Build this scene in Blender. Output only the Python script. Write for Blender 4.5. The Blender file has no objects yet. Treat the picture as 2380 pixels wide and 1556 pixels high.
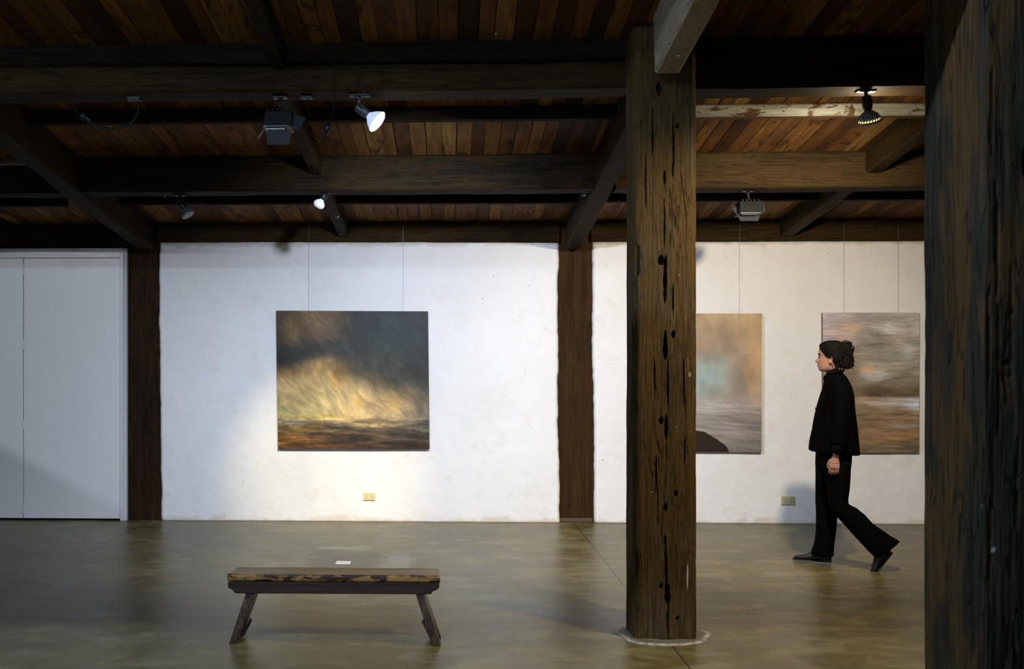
import bpy, math, random
import numpy as np
from mathutils import Vector, Matrix

# ------------------------------------------------------------------ camera
F = 2314.0; CX = 968.0; HY = 858.0; TH = math.radians(2.035); EYE = 1.5
scene = bpy.context.scene
cam_d = bpy.data.cameras.new('camera'); cam = bpy.data.objects.new('camera', cam_d)
scene.collection.objects.link(cam)
cam.location = (0, 0, EYE); cam.rotation_euler = (math.pi/2, 0, TH)
cam_d.sensor_width = 36.0; cam_d.lens = 36.0*F/2380
cam_d.shift_x = (1190-CX)/2380; cam_d.shift_y = (HY-778)/2380
cam_d.clip_start = 0.05; cam_d.clip_end = 60
cam_d.dof.use_dof = True; cam_d.dof.focus_distance = 8.2; cam_d.dof.aperture_fstop = 4.5
scene.camera = cam
# ------------------------------------------------------------------ view + world
scene.view_settings.view_transform = 'Standard'
scene.view_settings.look = 'None'
scene.view_settings.exposure = 0.0
scene.view_settings.gamma = 1.0
scene.view_settings.use_curve_mapping = False
world = bpy.data.worlds.new('world'); scene.world = world; world.use_nodes = True
world.node_tree.nodes['Background'].inputs[0].default_value = (0.62, 0.72, 0.95, 1)
world.node_tree.nodes['Background'].inputs[1].default_value = 0.6
# ------------------------------------------------------------------ large lights (outside the frame: window, warm lamp and an added strip)
def light(name, kind, loc, power, color, target=None, size=0.1, size_y=None, cone=60, blend=0.4, parent=None):
    d = bpy.data.lights.new(name, kind); o = bpy.data.objects.new(name, d)
    scene.collection.objects.link(o)
    d.energy = power; d.color = color
    o.location = loc
    if kind == 'AREA':
        d.shape = 'RECTANGLE'; d.size = size; d.size_y = size_y or size
    else:
        d.shadow_soft_size = size
    if kind == 'SPOT':
        d.spot_size = math.radians(cone); d.spot_blend = blend
    if target is not None:
        v = Vector(target)-Vector(loc)
        o.rotation_euler = v.to_track_quat('-Z', 'Y').to_euler()
    if parent:
        o.parent = parent; o.location = Vector(loc)-parent.location
    return o
COOL = (0.70, 0.80, 1.0); WARM = (1.0, 0.74, 0.40); NEUT = (1.0, 0.93, 0.86)
light('window_daylight', 'AREA', (-1.0, -2.6, 2.0), 62, (0.60, 0.74, 1.0), (-1.0, 5, 1.2), 5.0, 2.2)
light('floor_fill_strip', 'AREA', (-1.9, 2.5, 3.6), 185, (0.64, 0.80, 1.0), (-1.9, 3.1, 0), 5.4, 0.06)  # added cool strip, no known lamp, lights the near floor
light('floor_spot', 'SPOT', (2.38, 4.25, 3.33), 330, (1.0, 0.78, 0.44), (0.9, 6.4, 0), 0.03, cone=76, blend=0.8)

# ------------------------------------------------------------------ projection helpers
_r = np.array([math.cos(TH), math.sin(TH), 0.0]); _f = np.array([-math.sin(TH), math.cos(TH), 0.0])
CAM = np.array([0, 0, EYE])
def ray(px, py):
    return _r*((px-CX)/F) + _f + np.array([0, 0, -(py-HY)/F])
def atY(px, py, Y):
    d = ray(px, py); return CAM + d*(Y/d[1])
def atfloor(px, py, z=0.0):
    d = ray(px, py); return CAM + d*((z-EYE)/d[2])
WY = float(atfloor(1050, 1214)[1])          # plane of the plaster wall
SL = 0.113
def zc(Y): return 2.95 + SL*(WY-0.05-Y)     # underside of the ceiling boards

# added fill for the doors, off the left edge; an added flap cuts it
_P0 = np.array([-4.7, 6.3, 3.05])
light('door_fill', 'SPOT', tuple(_P0), 88, (.86, .92, 1.0), (-4.1, WY, 1.5), .004, cone=78, blend=.9)

# ------------------------------------------------------------------ numpy noise
def _h(ix, iy, iz, seed):
    n = (ix*374761393 + iy*668265263 + iz*2147483647 + seed*1274126177) & 0xFFFFFFFF
    n = ((n ^ (n >> 13))*1274126177) & 0xFFFFFFFF
    n = (n ^ (n >> 16)) & 0xFFFFFF
    return n/float(0xFFFFFF)
def vn(x, y, z=0.0, seed=0):
    x, y, z = np.broadcast_arrays(np.asarray(x, float), np.asarray(y, float), np.asarray(z, float))
    ix, iy, iz = [np.floor(a).astype(np.int64) for a in (x, y, z)]
    fx, fy, fz = x-ix, y-iy, z-iz
    fx, fy, fz = [a*a*(3-2*a) for a in (fx, fy, fz)]
    r = 0
    for dx in (0, 1):
        for dy in (0, 1):
            for dz in (0, 1):
                w = (fx if dx else 1-fx)*(fy if dy else 1-fy)*(fz if dz else 1-fz)
                r = r + w*_h(ix+dx, iy+dy, iz+dz, seed)
    return r*2-1
def fbm(x, y, z=0.0, seed=0, oct=4, gain=0.5):
    r = 0; a = 1.0; s = 1.0; t = 0
    for k in range(oct):
        r = r + a*vn(np.asarray(x)*s, np.asarray(y)*s, np.asarray(z)*s, seed+k*17); t += a; a *= gain; s *= 2.03
    return r/t

# ------------------------------------------------------------------ object helpers
def tag(o, label=None, cat=None, group=None, kind=None):
    if label: o['label'] = label
    if cat: o['category'] = cat
    if group: o['group'] = group
    if kind: o['kind'] = kind
    return o
def empty(name, loc=(0, 0, 0), rz=0.0, **k):
    o = bpy.data.objects.new(name, None); scene.collection.objects.link(o)
    o.location = loc; o.rotation_euler = (0, 0, rz); o.empty_display_size = 0.1
    return tag(o, **k)
def obj(name, V, Fc, mat, parent=None, local=False, smooth=False, **k):
    V = np.asarray(V, float)
    me = bpy.data.meshes.new(name)
    if local: org = np.zeros(3)
    elif parent is not None:
        p = parent; org = np.zeros(3)
        while p is not None:
            org = org + np.array(p.location); p = p.parent
        org2 = org
    else:
        lo, hi = V.min(0), V.max(0); org = np.array([(lo[0]+hi[0])/2, (lo[1]+hi[1])/2, lo[2]])
    me.from_pydata((V-org).tolist(), [], [tuple(int(i) for i in f) for f in Fc])
    mats = mat if isinstance(mat, (list, tuple)) else [mat]
    for m in mats: me.materials.append(m)
    me.update()
    if smooth: me.polygons.foreach_set('use_smooth', [True]*len(me.polygons))
    o = bpy.data.objects.new(name, me); scene.collection.objects.link(o)
    if parent is not None: o.parent = parent
    elif not local: o.location = org
    return tag(o, **k)
class MB:
    def __init__(s): s.V = []; s.F = []
    def add(s, V, Fc):
        b = len(s.V); s.V += [list(map(float, v)) for v in V]; s.F += [[i+b for i in f] for f in Fc]; return s
    def box(s, lo, hi, ch=0.0):
        x0, y0, z0 = lo; x1, y1, z1 = hi
        V = [(x0,y0,z0),(x1,y0,z0),(x1,y1,z0),(x0,y1,z0),(x0,y0,z1),(x1,y0,z1),(x1,y1,z1),(x0,y1,z1)]
        return s.add(V, [(0,3,2,1),(4,5,6,7),(0,1,5,4),(1,2,6,5),(2,3,7,6),(3,0,4,7)])
    def prism(s, poly, axis, a, b):            # polygon in the two other axes, extruded along axis
        n = len(poly); V = []
        for t in (a, b):
            for p in poly:
                v = list(p); v.insert(axis, t); V.append(v)
        Fc = [tuple(range(n))[::-1], tuple(range(n, 2*n))]
        Fc += [(i, (i+1) % n, n+(i+1) % n, n+i) for i in range(n)]
        return s.add(V, Fc)
    def tube(s, pts, r, n=8, cap=True):
        pts = [np.array(p, float) for p in pts]; m = len(pts)
        rr = r if hasattr(r, '__len__') else [r]*m
        up = None; V = []
        for i in range(m):
            t = pts[min(i+1, m-1)]-pts[max(i-1, 0)]; t = t/(np.linalg.norm(t)+1e-12)
            if up is None:
                up = np.array([0, 0, 1.0]) if abs(t[2]) < .9 else np.array([1.0, 0, 0])
            u = np.cross(t, up); u /= np.linalg.norm(u)+1e-12; v = np.cross(u, t); up = v
            for k in range(n):
                a = 2*math.pi*k/n; V.append(pts[i]+rr[i]*(math.cos(a)*u+math.sin(a)*v))
        Fc = [(i*n+k, i*n+(k+1) % n, (i+1)*n+(k+1) % n, (i+1)*n+k) for i in range(m-1) for k in range(n)]
        if cap: Fc += [tuple(range(n))[::-1], tuple((m-1)*n+k for k in range(n))]
        return s.add(V, Fc)
    def lathe(s, p0, d, prof, n=24):           # prof: (distance along d, radius)
        p0 = np.array(p0, float); d = np.array(d, float); d /= np.linalg.norm(d)
        a = np.array([0, 0, 1.0]) if abs(d[2]) < .9 else np.array([1.0, 0, 0])
        u = np.cross(d, a); u /= np.linalg.norm(u); v = np.cross(d, u); V = []; m = len(prof)
        for t, r in prof:
            for k in range(n):
                q = 2*math.pi*k/n; V.append(p0+d*t+max(r, 1e-4)*(math.cos(q)*u+math.sin(q)*v))
        Fc = [(i*n+k, i*n+(k+1) % n, (i+1)*n+(k+1) % n, (i+1)*n+k) for i in range(m-1) for k in range(n)]
        Fc += [tuple(range(n))[::-1], tuple((m-1)*n+k for k in range(n))]
        return s.add(V, Fc)
    def loft(s, secs, n=24, p=2.0):            # secs: centre, u, v, ru, rv
        V = []; m = len(secs)
        for sec in secs:
            c, u, v, ru, rv = sec[:5]; e = 2.0/(sec[5] if len(sec) > 5 else p)
            c, u, v = np.array(c, float), np.array(u, float), np.array(v, float)
            for k in range(n):
                a = 2*math.pi*k/n; ca, sa = math.cos(a), math.sin(a)
                V.append(c+u*ru*math.copysign(abs(ca)**e, ca)+v*rv*math.copysign(abs(sa)**e, sa))
        Fc = [(i*n+k, i*n+(k+1) % n, (i+1)*n+(k+1) % n, (i+1)*n+k) for i in range(m-1) for k in range(n)]
        Fc += [tuple(range(n))[::-1], tuple((m-1)*n+k for k in range(n))]
        return s.add(V, Fc)
    def build(s, name, mat, parent=None, **k): return obj(name, s.V, s.F, mat, parent, **k)
def spline(P, n=8):
    P = [np.array(p, float) for p in P]; P = [2*P[0]-P[1]]+P+[2*P[-1]-P[-2]]; out = []
    for i in range(1, len(P)-2):
        for k in range(n):
            t = k/n; a, b, c, d = P[i-1:i+3]
            out.append(.5*((2*b)+(-a+c)*t+(2*a-5*b+4*c-d)*t*t+(-a+3*b-3*c+d)*t**3))
    out.append(P[-2]); return out
def bevel(o, w=0.004, seg=2):
    m = o.modifiers.new('bevel', 'BEVEL'); m.width = w; m.segments = seg; m.limit_method = 'ANGLE'; return o

# ------------------------------------------------------------------ materials
class NT:
    def __init__(s, name):
        s.m = bpy.data.materials.new(name); s.m.use_nodes = True; s.t = s.m.node_tree
        s.b = s.t.nodes['Principled BSDF']
    def n(s, typ, **k):
        x = s.t.nodes.new(typ)
        for a, v in k.items(): setattr(x, a, v)
        return x
    def set(s, sock, v):
        if hasattr(v, 'is_output') or isinstance(v, bpy.types.NodeSocket): s.t.links.new(v, sock)
        else:
            if hasattr(sock.default_value, '__len__') and len(sock.default_value) == 4 and len(v) == 3: v = (*v, 1)
            sock.default_value = v
    def coord(s, kind='Object', scale=(1, 1, 1), rand=True):
        c = s.n('ShaderNodeTexCoord').outputs[kind]
        mp = s.n('ShaderNodeMapping'); s.t.links.new(c, mp.inputs[0]); mp.inputs['Scale'].default_value = scale
        if rand:
            oi = s.n('ShaderNodeObjectInfo'); mu = s.math('MULTIPLY', oi.outputs['Random'], 37.0)
            cb = s.n('ShaderNodeCombineXYZ')
            for i in range(3): s.t.links.new(mu, cb.inputs[i])
            s.t.links.new(cb.outputs[0], mp.inputs['Location'])
        return mp.outputs[0]
    def noise(s, vec, scale, detail=4, rough=.55, dist=0.0):
        x = s.n('ShaderNodeTexNoise'); s.t.links.new(vec, x.inputs['Vector'])
        x.inputs['Scale'].default_value = scale; x.inputs['Detail'].default_value = detail
        x.inputs['Roughness'].default_value = rough; x.inputs['Distortion'].default_value = dist
        return x.outputs['Fac']
    def math(s, op, a, b=0.0, c=None, clamp=False):
        x = s.n('ShaderNodeMath', operation=op); x.use_clamp = clamp
        s.set(x.inputs[0], a); s.set(x.inputs[1], b)
        if c is not None: s.set(x.inputs[2], c)
        return x.outputs[0]
    def ramp(s, fac, stops):
        x = s.n('ShaderNodeValToRGB'); s.t.links.new(fac, x.inputs[0]); e = x.color_ramp.elements
        while len(e) < len(stops): e.new(0.5)
        for k, (p, c) in enumerate(stops):
            e[k].position = p
            if not hasattr(c, '__len__'): c = (c, c, c)
            e[k].color = (*c, 1) if len(c) == 3 else c
        return x.outputs[0]
    def mix(s, fac, a, b, mode='MIX'):
        x = s.n('ShaderNodeMix', data_type='RGBA', blend_type=mode)
        s.set(x.inputs[0], fac); s.set(x.inputs[6], a); s.set(x.inputs[7], b); return x.outputs[2]
    def smooth(s, v, lo, hi, a=0.0, b=1.0):
        x = s.n('ShaderNodeMapRange', interpolation_type='SMOOTHSTEP'); s.set(x.inputs[0], v)
        for i, q in enumerate((lo, hi, a, b)): x.inputs[i+1].default_value = q
        return x.outputs[0]
    def bump(s, h, strength=.3, dist=.01, normal=None):
        x = s.n('ShaderNodeBump'); s.t.links.new(h, x.inputs['Height'])
        x.inputs['Strength'].default_value = strength; x.inputs['Distance'].default_value = dist
        if normal is not None: s.t.links.new(normal, x.inputs['Normal'])
        return x.outputs[0]
    def done(s, color=None, rough=.6, normal=None, metal=0.0, spec=.5, emit=None, es=0.0):
        if color is not None: s.set(s.b.inputs['Base Color'], color)
        s.set(s.b.inputs['Roughness'], rough); s.set(s.b.inputs['Metallic'], metal)
        s.b.inputs['Specular IOR Level'].default_value = spec
        if normal is not None: s.t.links.new(normal, s.b.inputs['Normal'])
        if emit is not None:
            s.set(s.b.inputs['Emission Color'], emit); s.b.inputs['Emission Strength'].default_value = es
        return s.m
def plain(name, col, rough=.5, metal=0.0, spec=.5, var=.12, emit=None, es=0.0):
    t = NT(name); c = t.coord()
    k = t.noise(c, 22, 3); col2 = tuple(min(1, x*(1+var*2)) for x in col); col1 = tuple(x*(1-var*2) for x in col)
    rr = t.math('MULTIPLY_ADD', k, .2, rough-.1)
    return t.done(t.mix(k, col1, col2), rr, None, metal, spec, emit, es)
def timber_mat(name, cols, axis, rough=.72, streak=26, long=1.0, bump=.5, bdist=.006, patch=None, mark=False, dist=.45, spec=.07, cover=.42):
    t = NT(name)
    sc = [streak]*3; sc[axis] = long
    v = t.coord('Object', tuple(sc)); v2 = t.coord('Object', (1, 1, 1))
    g = t.noise(v, 1.0, 7, .65, dist); g2 = t.noise(v, 3.2, 5, .6, .3); big = t.noise(v2, 1.6, 4, .6)
    sp = [5.0]*3; sp[axis] = .9
    stain = t.noise(t.coord('Object', tuple(sp)), 1.0, 5, .65, .8)
    f = t.math('MULTIPLY_ADD', g2, .45, t.math('MULTIPLY', g, .62))
    f = t.math('ADD', f, t.math('MULTIPLY_ADD', big, .5, -.27))
    c = t.ramp(f, [(.22, cols[0]), (.5, cols[1]), (.8, cols[2])])
    if patch is not None:
        c = t.mix(t.smooth(stain, cover, cover+.16), c, t.mix(g2, tuple(x*.6 for x in patch), patch))
    cr = t.noise(v, 1.9, 2, .5, .2)
    crack = t.math('SUBTRACT', 1.0, t.smooth(t.math('ABSOLUTE', t.math('SUBTRACT', cr, .5)), 0.0, .022))
    c = t.mix(t.math('MULTIPLY', crack, .65), c, tuple(x*.25 for x in cols[0]))
    if mark:
        a = t.n('ShaderNodeAttribute', attribute_name='mark')
        dr = t.n('ShaderNodeAttribute', attribute_name='cavity_depth')
        c = t.mix(t.math('MULTIPLY', dr.outputs['Fac'], .8), c, (.010, .007, .004))  # colour gets darker with the depth of cracks and holes
        c = t.mix(a.outputs['Fac'], c, (.62, .60, .56))
    h = t.math('SUBTRACT', t.math('MULTIPLY_ADD', g, .8, t.math('MULTIPLY', g2, .7)), t.math('MULTIPLY', crack, .9))
    return t.done(c, rough, t.bump(h, bump, bdist), spec=spec)
DK = [(.0035, .0025, .0012), (.0105, .0074, .0034), (.026, .0180, .0080)]
BR = [(.007, .0042, .0015), (.024, .0145, .0050), (.056, .034, .0115)]
M = {}
for i, ax in enumerate('xyz'):
    M['dark_'+ax] = timber_mat('dark_timber_'+ax, DK, i, patch=(.027, .016, .0055))
    M['brown_'+ax] = timber_mat('brown_timber_'+ax, BR, i, patch=(.044, .026, .009))
M['post'] = timber_mat('weathered_post', [(.018, .012, .006), (.070, .049, .025), (.165, .122, .070)], 2, streak=62, long=1.7, bump=.8, bdist=.005, patch=(.100, .062, .024), mark=True, dist=.22)
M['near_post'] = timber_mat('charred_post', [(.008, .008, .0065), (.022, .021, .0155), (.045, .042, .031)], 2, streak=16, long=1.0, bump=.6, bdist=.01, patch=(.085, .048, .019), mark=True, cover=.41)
M['wall_post'] = timber_mat('wall_post_timber', [(.018, .009, .0035), (.038, .0185, .0065), (.068, .035, .012)], 2, streak=26, long=.8, bump=.2, dist=.15)
M['pale_y'] = timber_mat('pale_weathered_timber', [(.14, .11, .08), (.38, .31, .23), (.58, .50, .39)], 1, patch=(.42, .34, .25))
M['wall_post_dark'] = timber_mat('wall_post_timber_dark', [(.010, .005, .003), (.026, .013, .006), (.050, .026, .011)], 2, streak=14, bump=.3)
def m_white_beam():
    t = NT('flaking_white_paint'); v = t.coord('Object', (2.2, 22, 22)); v2 = t.coord('Object', (1, 1, 1))
    g = t.noise(v, 1, 6, .7, .4); flake = t.noise(t.coord('Object', (7, 14, 14)), 1, 6, .72, .5)
    k = t.smooth(flake, .39, .47); c = t.mix(k, (.10, .06, .025), t.ramp(g, [(.3, (.16, .16, .12)), (.5, (.36, .36, .30)), (.72, (.56, .56, .49))]))
    # only the front face was painted, the underside stayed bare
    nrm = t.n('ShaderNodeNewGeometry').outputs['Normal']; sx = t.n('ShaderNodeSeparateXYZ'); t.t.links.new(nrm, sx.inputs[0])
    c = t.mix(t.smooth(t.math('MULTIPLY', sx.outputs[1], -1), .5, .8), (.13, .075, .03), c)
    return t.done(c, .8, t.bump(t.math('ADD', g, flake), .5, .004), spec=.2)
M['white_beam'] = m_white_beam()
def m_boards():
    t = NT('ceiling_boards'); a = t.n('ShaderNodeAttribute', attribute_name='plank')
    sep = t.n('ShaderNodeSeparateColor'); t.t.links.new(a.outputs['Color'], sep.inputs[0])
    r1, r2 = sep.outputs[0], sep.outputs[1]
    uv = t.n('ShaderNodeTexCoord').outputs['Object']
    off = t.n('ShaderNodeCombineXYZ'); t.t.links.new(t.math('MULTIPLY', r2, 90), off.inputs[0]); t.t.links.new(t.math('MULTIPLY', r2, 41), off.inputs[1])
    add = t.n('ShaderNodeVectorMath', operation='ADD'); t.t.links.new(uv, add.inputs[0]); t.t.links.new(off.outputs[0], add.inputs[1])
    mp = t.n('ShaderNodeMapping'); t.t.links.new(add.outputs[0], mp.inputs[0]); mp.inputs['Scale'].default_value = (26, 1.6, 1)
    g = t.noise(mp.outputs[0], 1, 6, .65, .5)
    mp2 = t.n('ShaderNodeMapping'); t.t.links.new(add.outputs[0], mp2.inputs[0]); mp2.inputs['Scale'].default_value = (7, 3.0, 1)
    st = t.noise(mp2.outputs[0], 1, 4, .6, 1.2)
    mp3 = t.n('ShaderNodeMapping'); t.t.links.new(add.outputs[0], mp3.inputs[0]); mp3.inputs['Scale'].default_value = (3, 60, 1)
    saw = t.noise(mp3.outputs[0], 1, 3, .5, .2)
    base = t.ramp(r1, [(0, (.038, .019, .010)), (.22, (.11, .046, .016)), (.5, (.205, .090, .027)), (.75, (.28, .138, .040)), (1, (.38, .21, .070))])
    c = t.mix(t.smooth(g, .35, .7), t.mix(.55, base, (.03, .014, .007)), base)
    c = t.mix(t.math('MULTIPLY', t.smooth(st, .52, .66), .75), c, (.035, .019, .010))
    c = t.mix(t.math('MULTIPLY', t.smooth(saw, .5, .75), .3), c, (.05, .025, .012))
    return t.done(c, .62, t.bump(t.math('ADD', g, t.math('MULTIPLY', saw, .4)), .3, .003), spec=.10)
M['boards'] = m_boards()
def m_plaster():
    t = NT('lime_plaster'); c = t.coord('Object', (1, 1, 1), rand=False)
    big = t.noise(c, 1.3, 5, .6); mid = t.noise(c, 5.0, 6, .62, .4); fine = t.noise(c, 38, 5, .6)
    cs = t.n('ShaderNodeMapping'); t.t.links.new(c, cs.inputs[0]); cs.inputs['Scale'].default_value = (2.2, 1, 5.5); cs.inputs['Rotation'].default_value = (0, .5, 0)
    tro = t.noise(cs.outputs[0], 2.6, 6, .66, .55)
    rid = t.math('SUBTRACT', 1.0, t.smooth(t.math('ABSOLUTE', t.math('SUBTRACT', tro, .5)), 0, .016))
    gate = t.smooth(t.noise(c, 2.1, 2), .52, .66)
    rid = t.math('MULTIPLY', rid, gate)
    col = t.ramp(big, [(.3, (.82, .81, .785)), (.55, (.86, .855, .84)), (.75, (.88, .88, .87))])
    col = t.mix(t.math('MULTIPLY', t.smooth(mid, .56, .74), .35), col, (.72, .66, .54))
    col = t.mix(t.math('MULTIPLY', rid, .16), col, (.50, .46, .40))
    # grime where the plaster meets the floor; browner under the wall plate
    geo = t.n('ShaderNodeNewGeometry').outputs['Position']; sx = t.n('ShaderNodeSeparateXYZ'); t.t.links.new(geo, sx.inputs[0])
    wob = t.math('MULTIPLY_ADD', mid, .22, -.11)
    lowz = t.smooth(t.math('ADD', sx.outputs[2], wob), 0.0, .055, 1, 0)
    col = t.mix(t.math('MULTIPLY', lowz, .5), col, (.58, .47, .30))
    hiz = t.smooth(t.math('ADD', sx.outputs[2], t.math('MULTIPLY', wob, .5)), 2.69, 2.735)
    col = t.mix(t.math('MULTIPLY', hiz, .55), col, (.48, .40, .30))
    vo = t.n('ShaderNodeTexVoronoi'); t.t.links.new(c, vo.inputs['Vector']); vo.inputs['Scale'].default_value = 3.1
    dot = t.smooth(vo.outputs['Distance'], .012, .022, 1, 0)
    col = t.mix(t.math('MULTIPLY', dot, .85), col, (.10, .09, .08))
    h = t.math('ADD', t.math('MULTIPLY_ADD', mid, .9, t.math('MULTIPLY', fine, .16)), t.math('MULTIPLY_ADD', tro, .5, t.math('MULTIPLY', rid, .20)))
    return t.done(col, .78, t.bump(h, .32, .022), spec=.25)
M['plaster'] = m_plaster()
# floor joints
J1 = (atfloor(1338, 1222), atfloor(1605, 1556)); J2 = (atfloor(275, 1247), atfloor(0, 1380))
PC = atfloor(798, 1309)
def m_floor():
    t = NT('polished_concrete'); geo = t.n('ShaderNodeNewGeometry').outputs['Position']
    sx = t.n('ShaderNodeSeparateXYZ'); t.t.links.new(geo, sx.inputs[0]); X, Y = sx.outputs[0], sx.outputs[1]
    def mapp(s, r=0):
        m = t.n('ShaderNodeMapping'); t.t.links.new(geo, m.inputs[0]); m.inputs['Scale'].default_value = s; m.inputs['Rotation'].default_value = (0, 0, r); return m.outputs[0]
    big = t.noise(mapp((.9, 1.6, 1)), 1, 4, .6, .5); mid = t.noise(mapp((2.2, 3.4, 1), .2), 1.6, 6, .62, 1.0); fine = t.noise(mapp((1, 1, 1)), 60, 4, .6)
    sw = t.noise(mapp((1.5, 3.0, 1), -.15), 1.9, 8, .66, .9)
    c = t.ramp(mid, [(.30, (.070, .055, .016)), (.46, (.108, .087, .028)), (.60, (.150, .125, .047)), (.74, (.215, .188, .090))])
    c = t.mix(t.smooth(big, .42, .58), t.mix(.55, c, (.072, .055, .019)), c)
    c = t.mix(t.math('MULTIPLY', t.smooth(sw, .46, .70), .5), c, (.24, .218, .130))
    c = t.mix(t.math('MULTIPLY', t.smooth(fine, .66, .75), .35), c, (.30, .27, .20))
    vo = t.n('ShaderNodeTexVoronoi'); t.t.links.new(geo, vo.inputs['Vector']); vo.inputs['Scale'].default_value = 2.6
    c = t.mix(t.math('MULTIPLY', t.smooth(vo.outputs['Distance'], .014, .024, 1, 0), .6), c, (.50, .45, .36))
    # square repair patch round the paper card, with lighter smears about it
    for (dx, dy, rx, ry, col, k) in ((0, .02, .27, .48, (.060, .054, .030), .8), (.42, -.02, .10, .40, (.30, .27, .20), .4), (-.05, .62, .22, .09, (.30, .28, .19), .5), (-.36, .1, .07, .30, (.26, .24, .16), .35)):
        ax = t.math('ABSOLUTE', t.math('ADD', X, t.math('MULTIPLY_ADD', mid, .30, -.15-PC[0]-dx))); ay = t.math('ABSOLUTE', t.math('ADD', Y, t.math('MULTIPLY_ADD', sw, .5, -.25-PC[1]-dy)))
        m = t.math('MULTIPLY', t.smooth(ax, rx*.82, rx*1.05, 1, 0), t.smooth(ay, ry*.85, ry*1.05, 1, 0))
        c = t.mix(t.math('MULTIPLY', m, k), c, col)
    grooves = None
    for (a, b), w, k in ((J1, .0045, .9), (J2, .006, .75)):
        d = np.array([b[0]-a[0], b[1]-a[1]]); d /= np.linalg.norm(d); nx, ny = -d[1], d[0]; c0 = nx*a[0]+ny*a[1]
        e = t.math('ABSOLUTE', t.math('SUBTRACT', t.math('MULTIPLY_ADD', X, float(nx), t.math('MULTIPLY', Y, float(ny))), float(c0)))
        m = t.math('MULTIPLY', t.smooth(e, w*.6, w*1.3, 1, 0), k)
        c = t.mix(m, c, (.022, .018, .010))
        grooves = m if grooves is None else t.math('ADD', grooves, m)
    r = t.math('MULTIPLY_ADD', mid, .22, .26)
    h = t.math('SUBTRACT', t.math('MULTIPLY_ADD', mid, .5, t.math('MULTIPLY', fine, .05)), grooves)
    return t.done(c, r, t.bump(h, .10, .01), spec=.36)
M['floor'] = m_floor()
M['door'] = plain('grey_white_door_paint', (.80, .80, .80), .42, var=.012)
M['door_frame'] = plain('door_frame_paint', (.70, .71, .72), .4, var=.02)
M['void'] = plain('unlit_gap', (.01, .01, .01), .9)
M['plain_wall'] = plain('plain_wall_paint', (.34, .31, .27), .85, var=.05)
M['black_metal'] = plain('black_powder_coat', (.008, .009, .010), .45, 0, spec=.25, var=.2)
M['black_plastic'] = plain('black_plastic', (.007, .007, .008), .4, spec=.3, var=.2)
M['rubber'] = plain('black_rubber_cable', (.006, .006, .006), .6, spec=.15, var=.2)
M['steel'] = plain('brushed_steel', (.42, .44, .47), .28, .95, var=.1)
M['dull_steel'] = plain('dull_grey_steel', (.10, .11, .125), .42, .5, var=.15)
M['flap'] = plain('thin_grey_flap', (.034, .039, .046), .5, 0, spec=.25)
M['frost'] = plain('frosted_lamp_glass', (.70, .72, .85), .3, emit=(.62, .66, 1.0), es=.28)
M['fin'] = plain('cast_aluminium_fins', (.14, .15, .165), .42, .5)
M['lamp_on'] = plain('burning_lamp_face', (.9, .9, .9), .3, emit=(.80, .87, 1.0), es=38)
M['lamp_shell'] = plain('translucent_lamp_shell', (.6, .65, .8), .3, emit=(.45, .56, 1.0), es=.85)
M['gold_glow'] = plain('glowing_lamp_gap', (.8, .6, .2), .3, emit=(1.0, .68, .22), es=2.2)
M['lens'] = plain('lamp_lens_glass', (.05, .055, .06), .15)
M['ivory'] = plain('aged_ivory_plastic', (.74, .66, .34), .35, var=.04)
M['stained_ivory'] = plain('stained_ivory_plastic', (.52, .48, .27), .5, var=.25)
M['slot'] = plain('socket_slot', (.05, .04, .02), .6)
M['paper'] = plain('cream_paper', (.80, .74, .54), .7, var=.03)
M['wire'] = plain('hanging_wire_steel', (.28, .27, .27), .5, .4)
M['canvas_side'] = plain('dark_canvas_side', (.035, .033, .03), .7)
M['canvas_side_pale'] = plain('tan_canvas_side', (.16, .11, .07), .7)
M['skin'] = plain('skin', (.34, .175, .125), .5, var=.05)
M['lips'] = plain('lips', (.30, .10, .085), .45, var=.05)
M['eye_white'] = plain('eye_white', (.34, .31, .29), .2, var=.02)
M['iris'] = plain('brown_iris', (.05, .028, .015), .2)
M['hair'] = plain('dark_brown_hair', (.0045, .003, .0022), .7, spec=.12, var=.3)
M['curl'] = plain('loose_reddish_curls', (.012, .0052, .0032), .6, spec=.2, var=.3)
M['jacket'] = plain('black_wool', (.0012, .0013, .0013), .9, spec=.03, var=.2)
M['cuff'] = plain('charcoal_cotton', (.004, .0044, .0035), .9, spec=.05)
M['trouser'] = plain('black_trouser_cloth', (.0016, .0016, .0015), .9, spec=.04)
M['leather'] = plain('black_leather', (.008, .008, .008), .32, var=.2)
M['sole'] = plain('black_shoe_sole', (.012, .012, .012), .6)
M['silver'] = plain('silver', (.75, .73, .72), .25, 1.0)

# ------------------------------------------------------------------ the room
XL, XR, YB = -6.6, 7.2, -3.0
def grid(nx, ny): return [(j*(nx+1)+i, j*(nx+1)+i+1, (j+1)*(nx+1)+i+1, (j+1)*(nx+1)+i) for j in range(ny) for i in range(nx)]
MB().box((XL, YB, -.2), (XR, WY+.4, 0)).build('floor', M['floor'], kind='structure')
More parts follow.
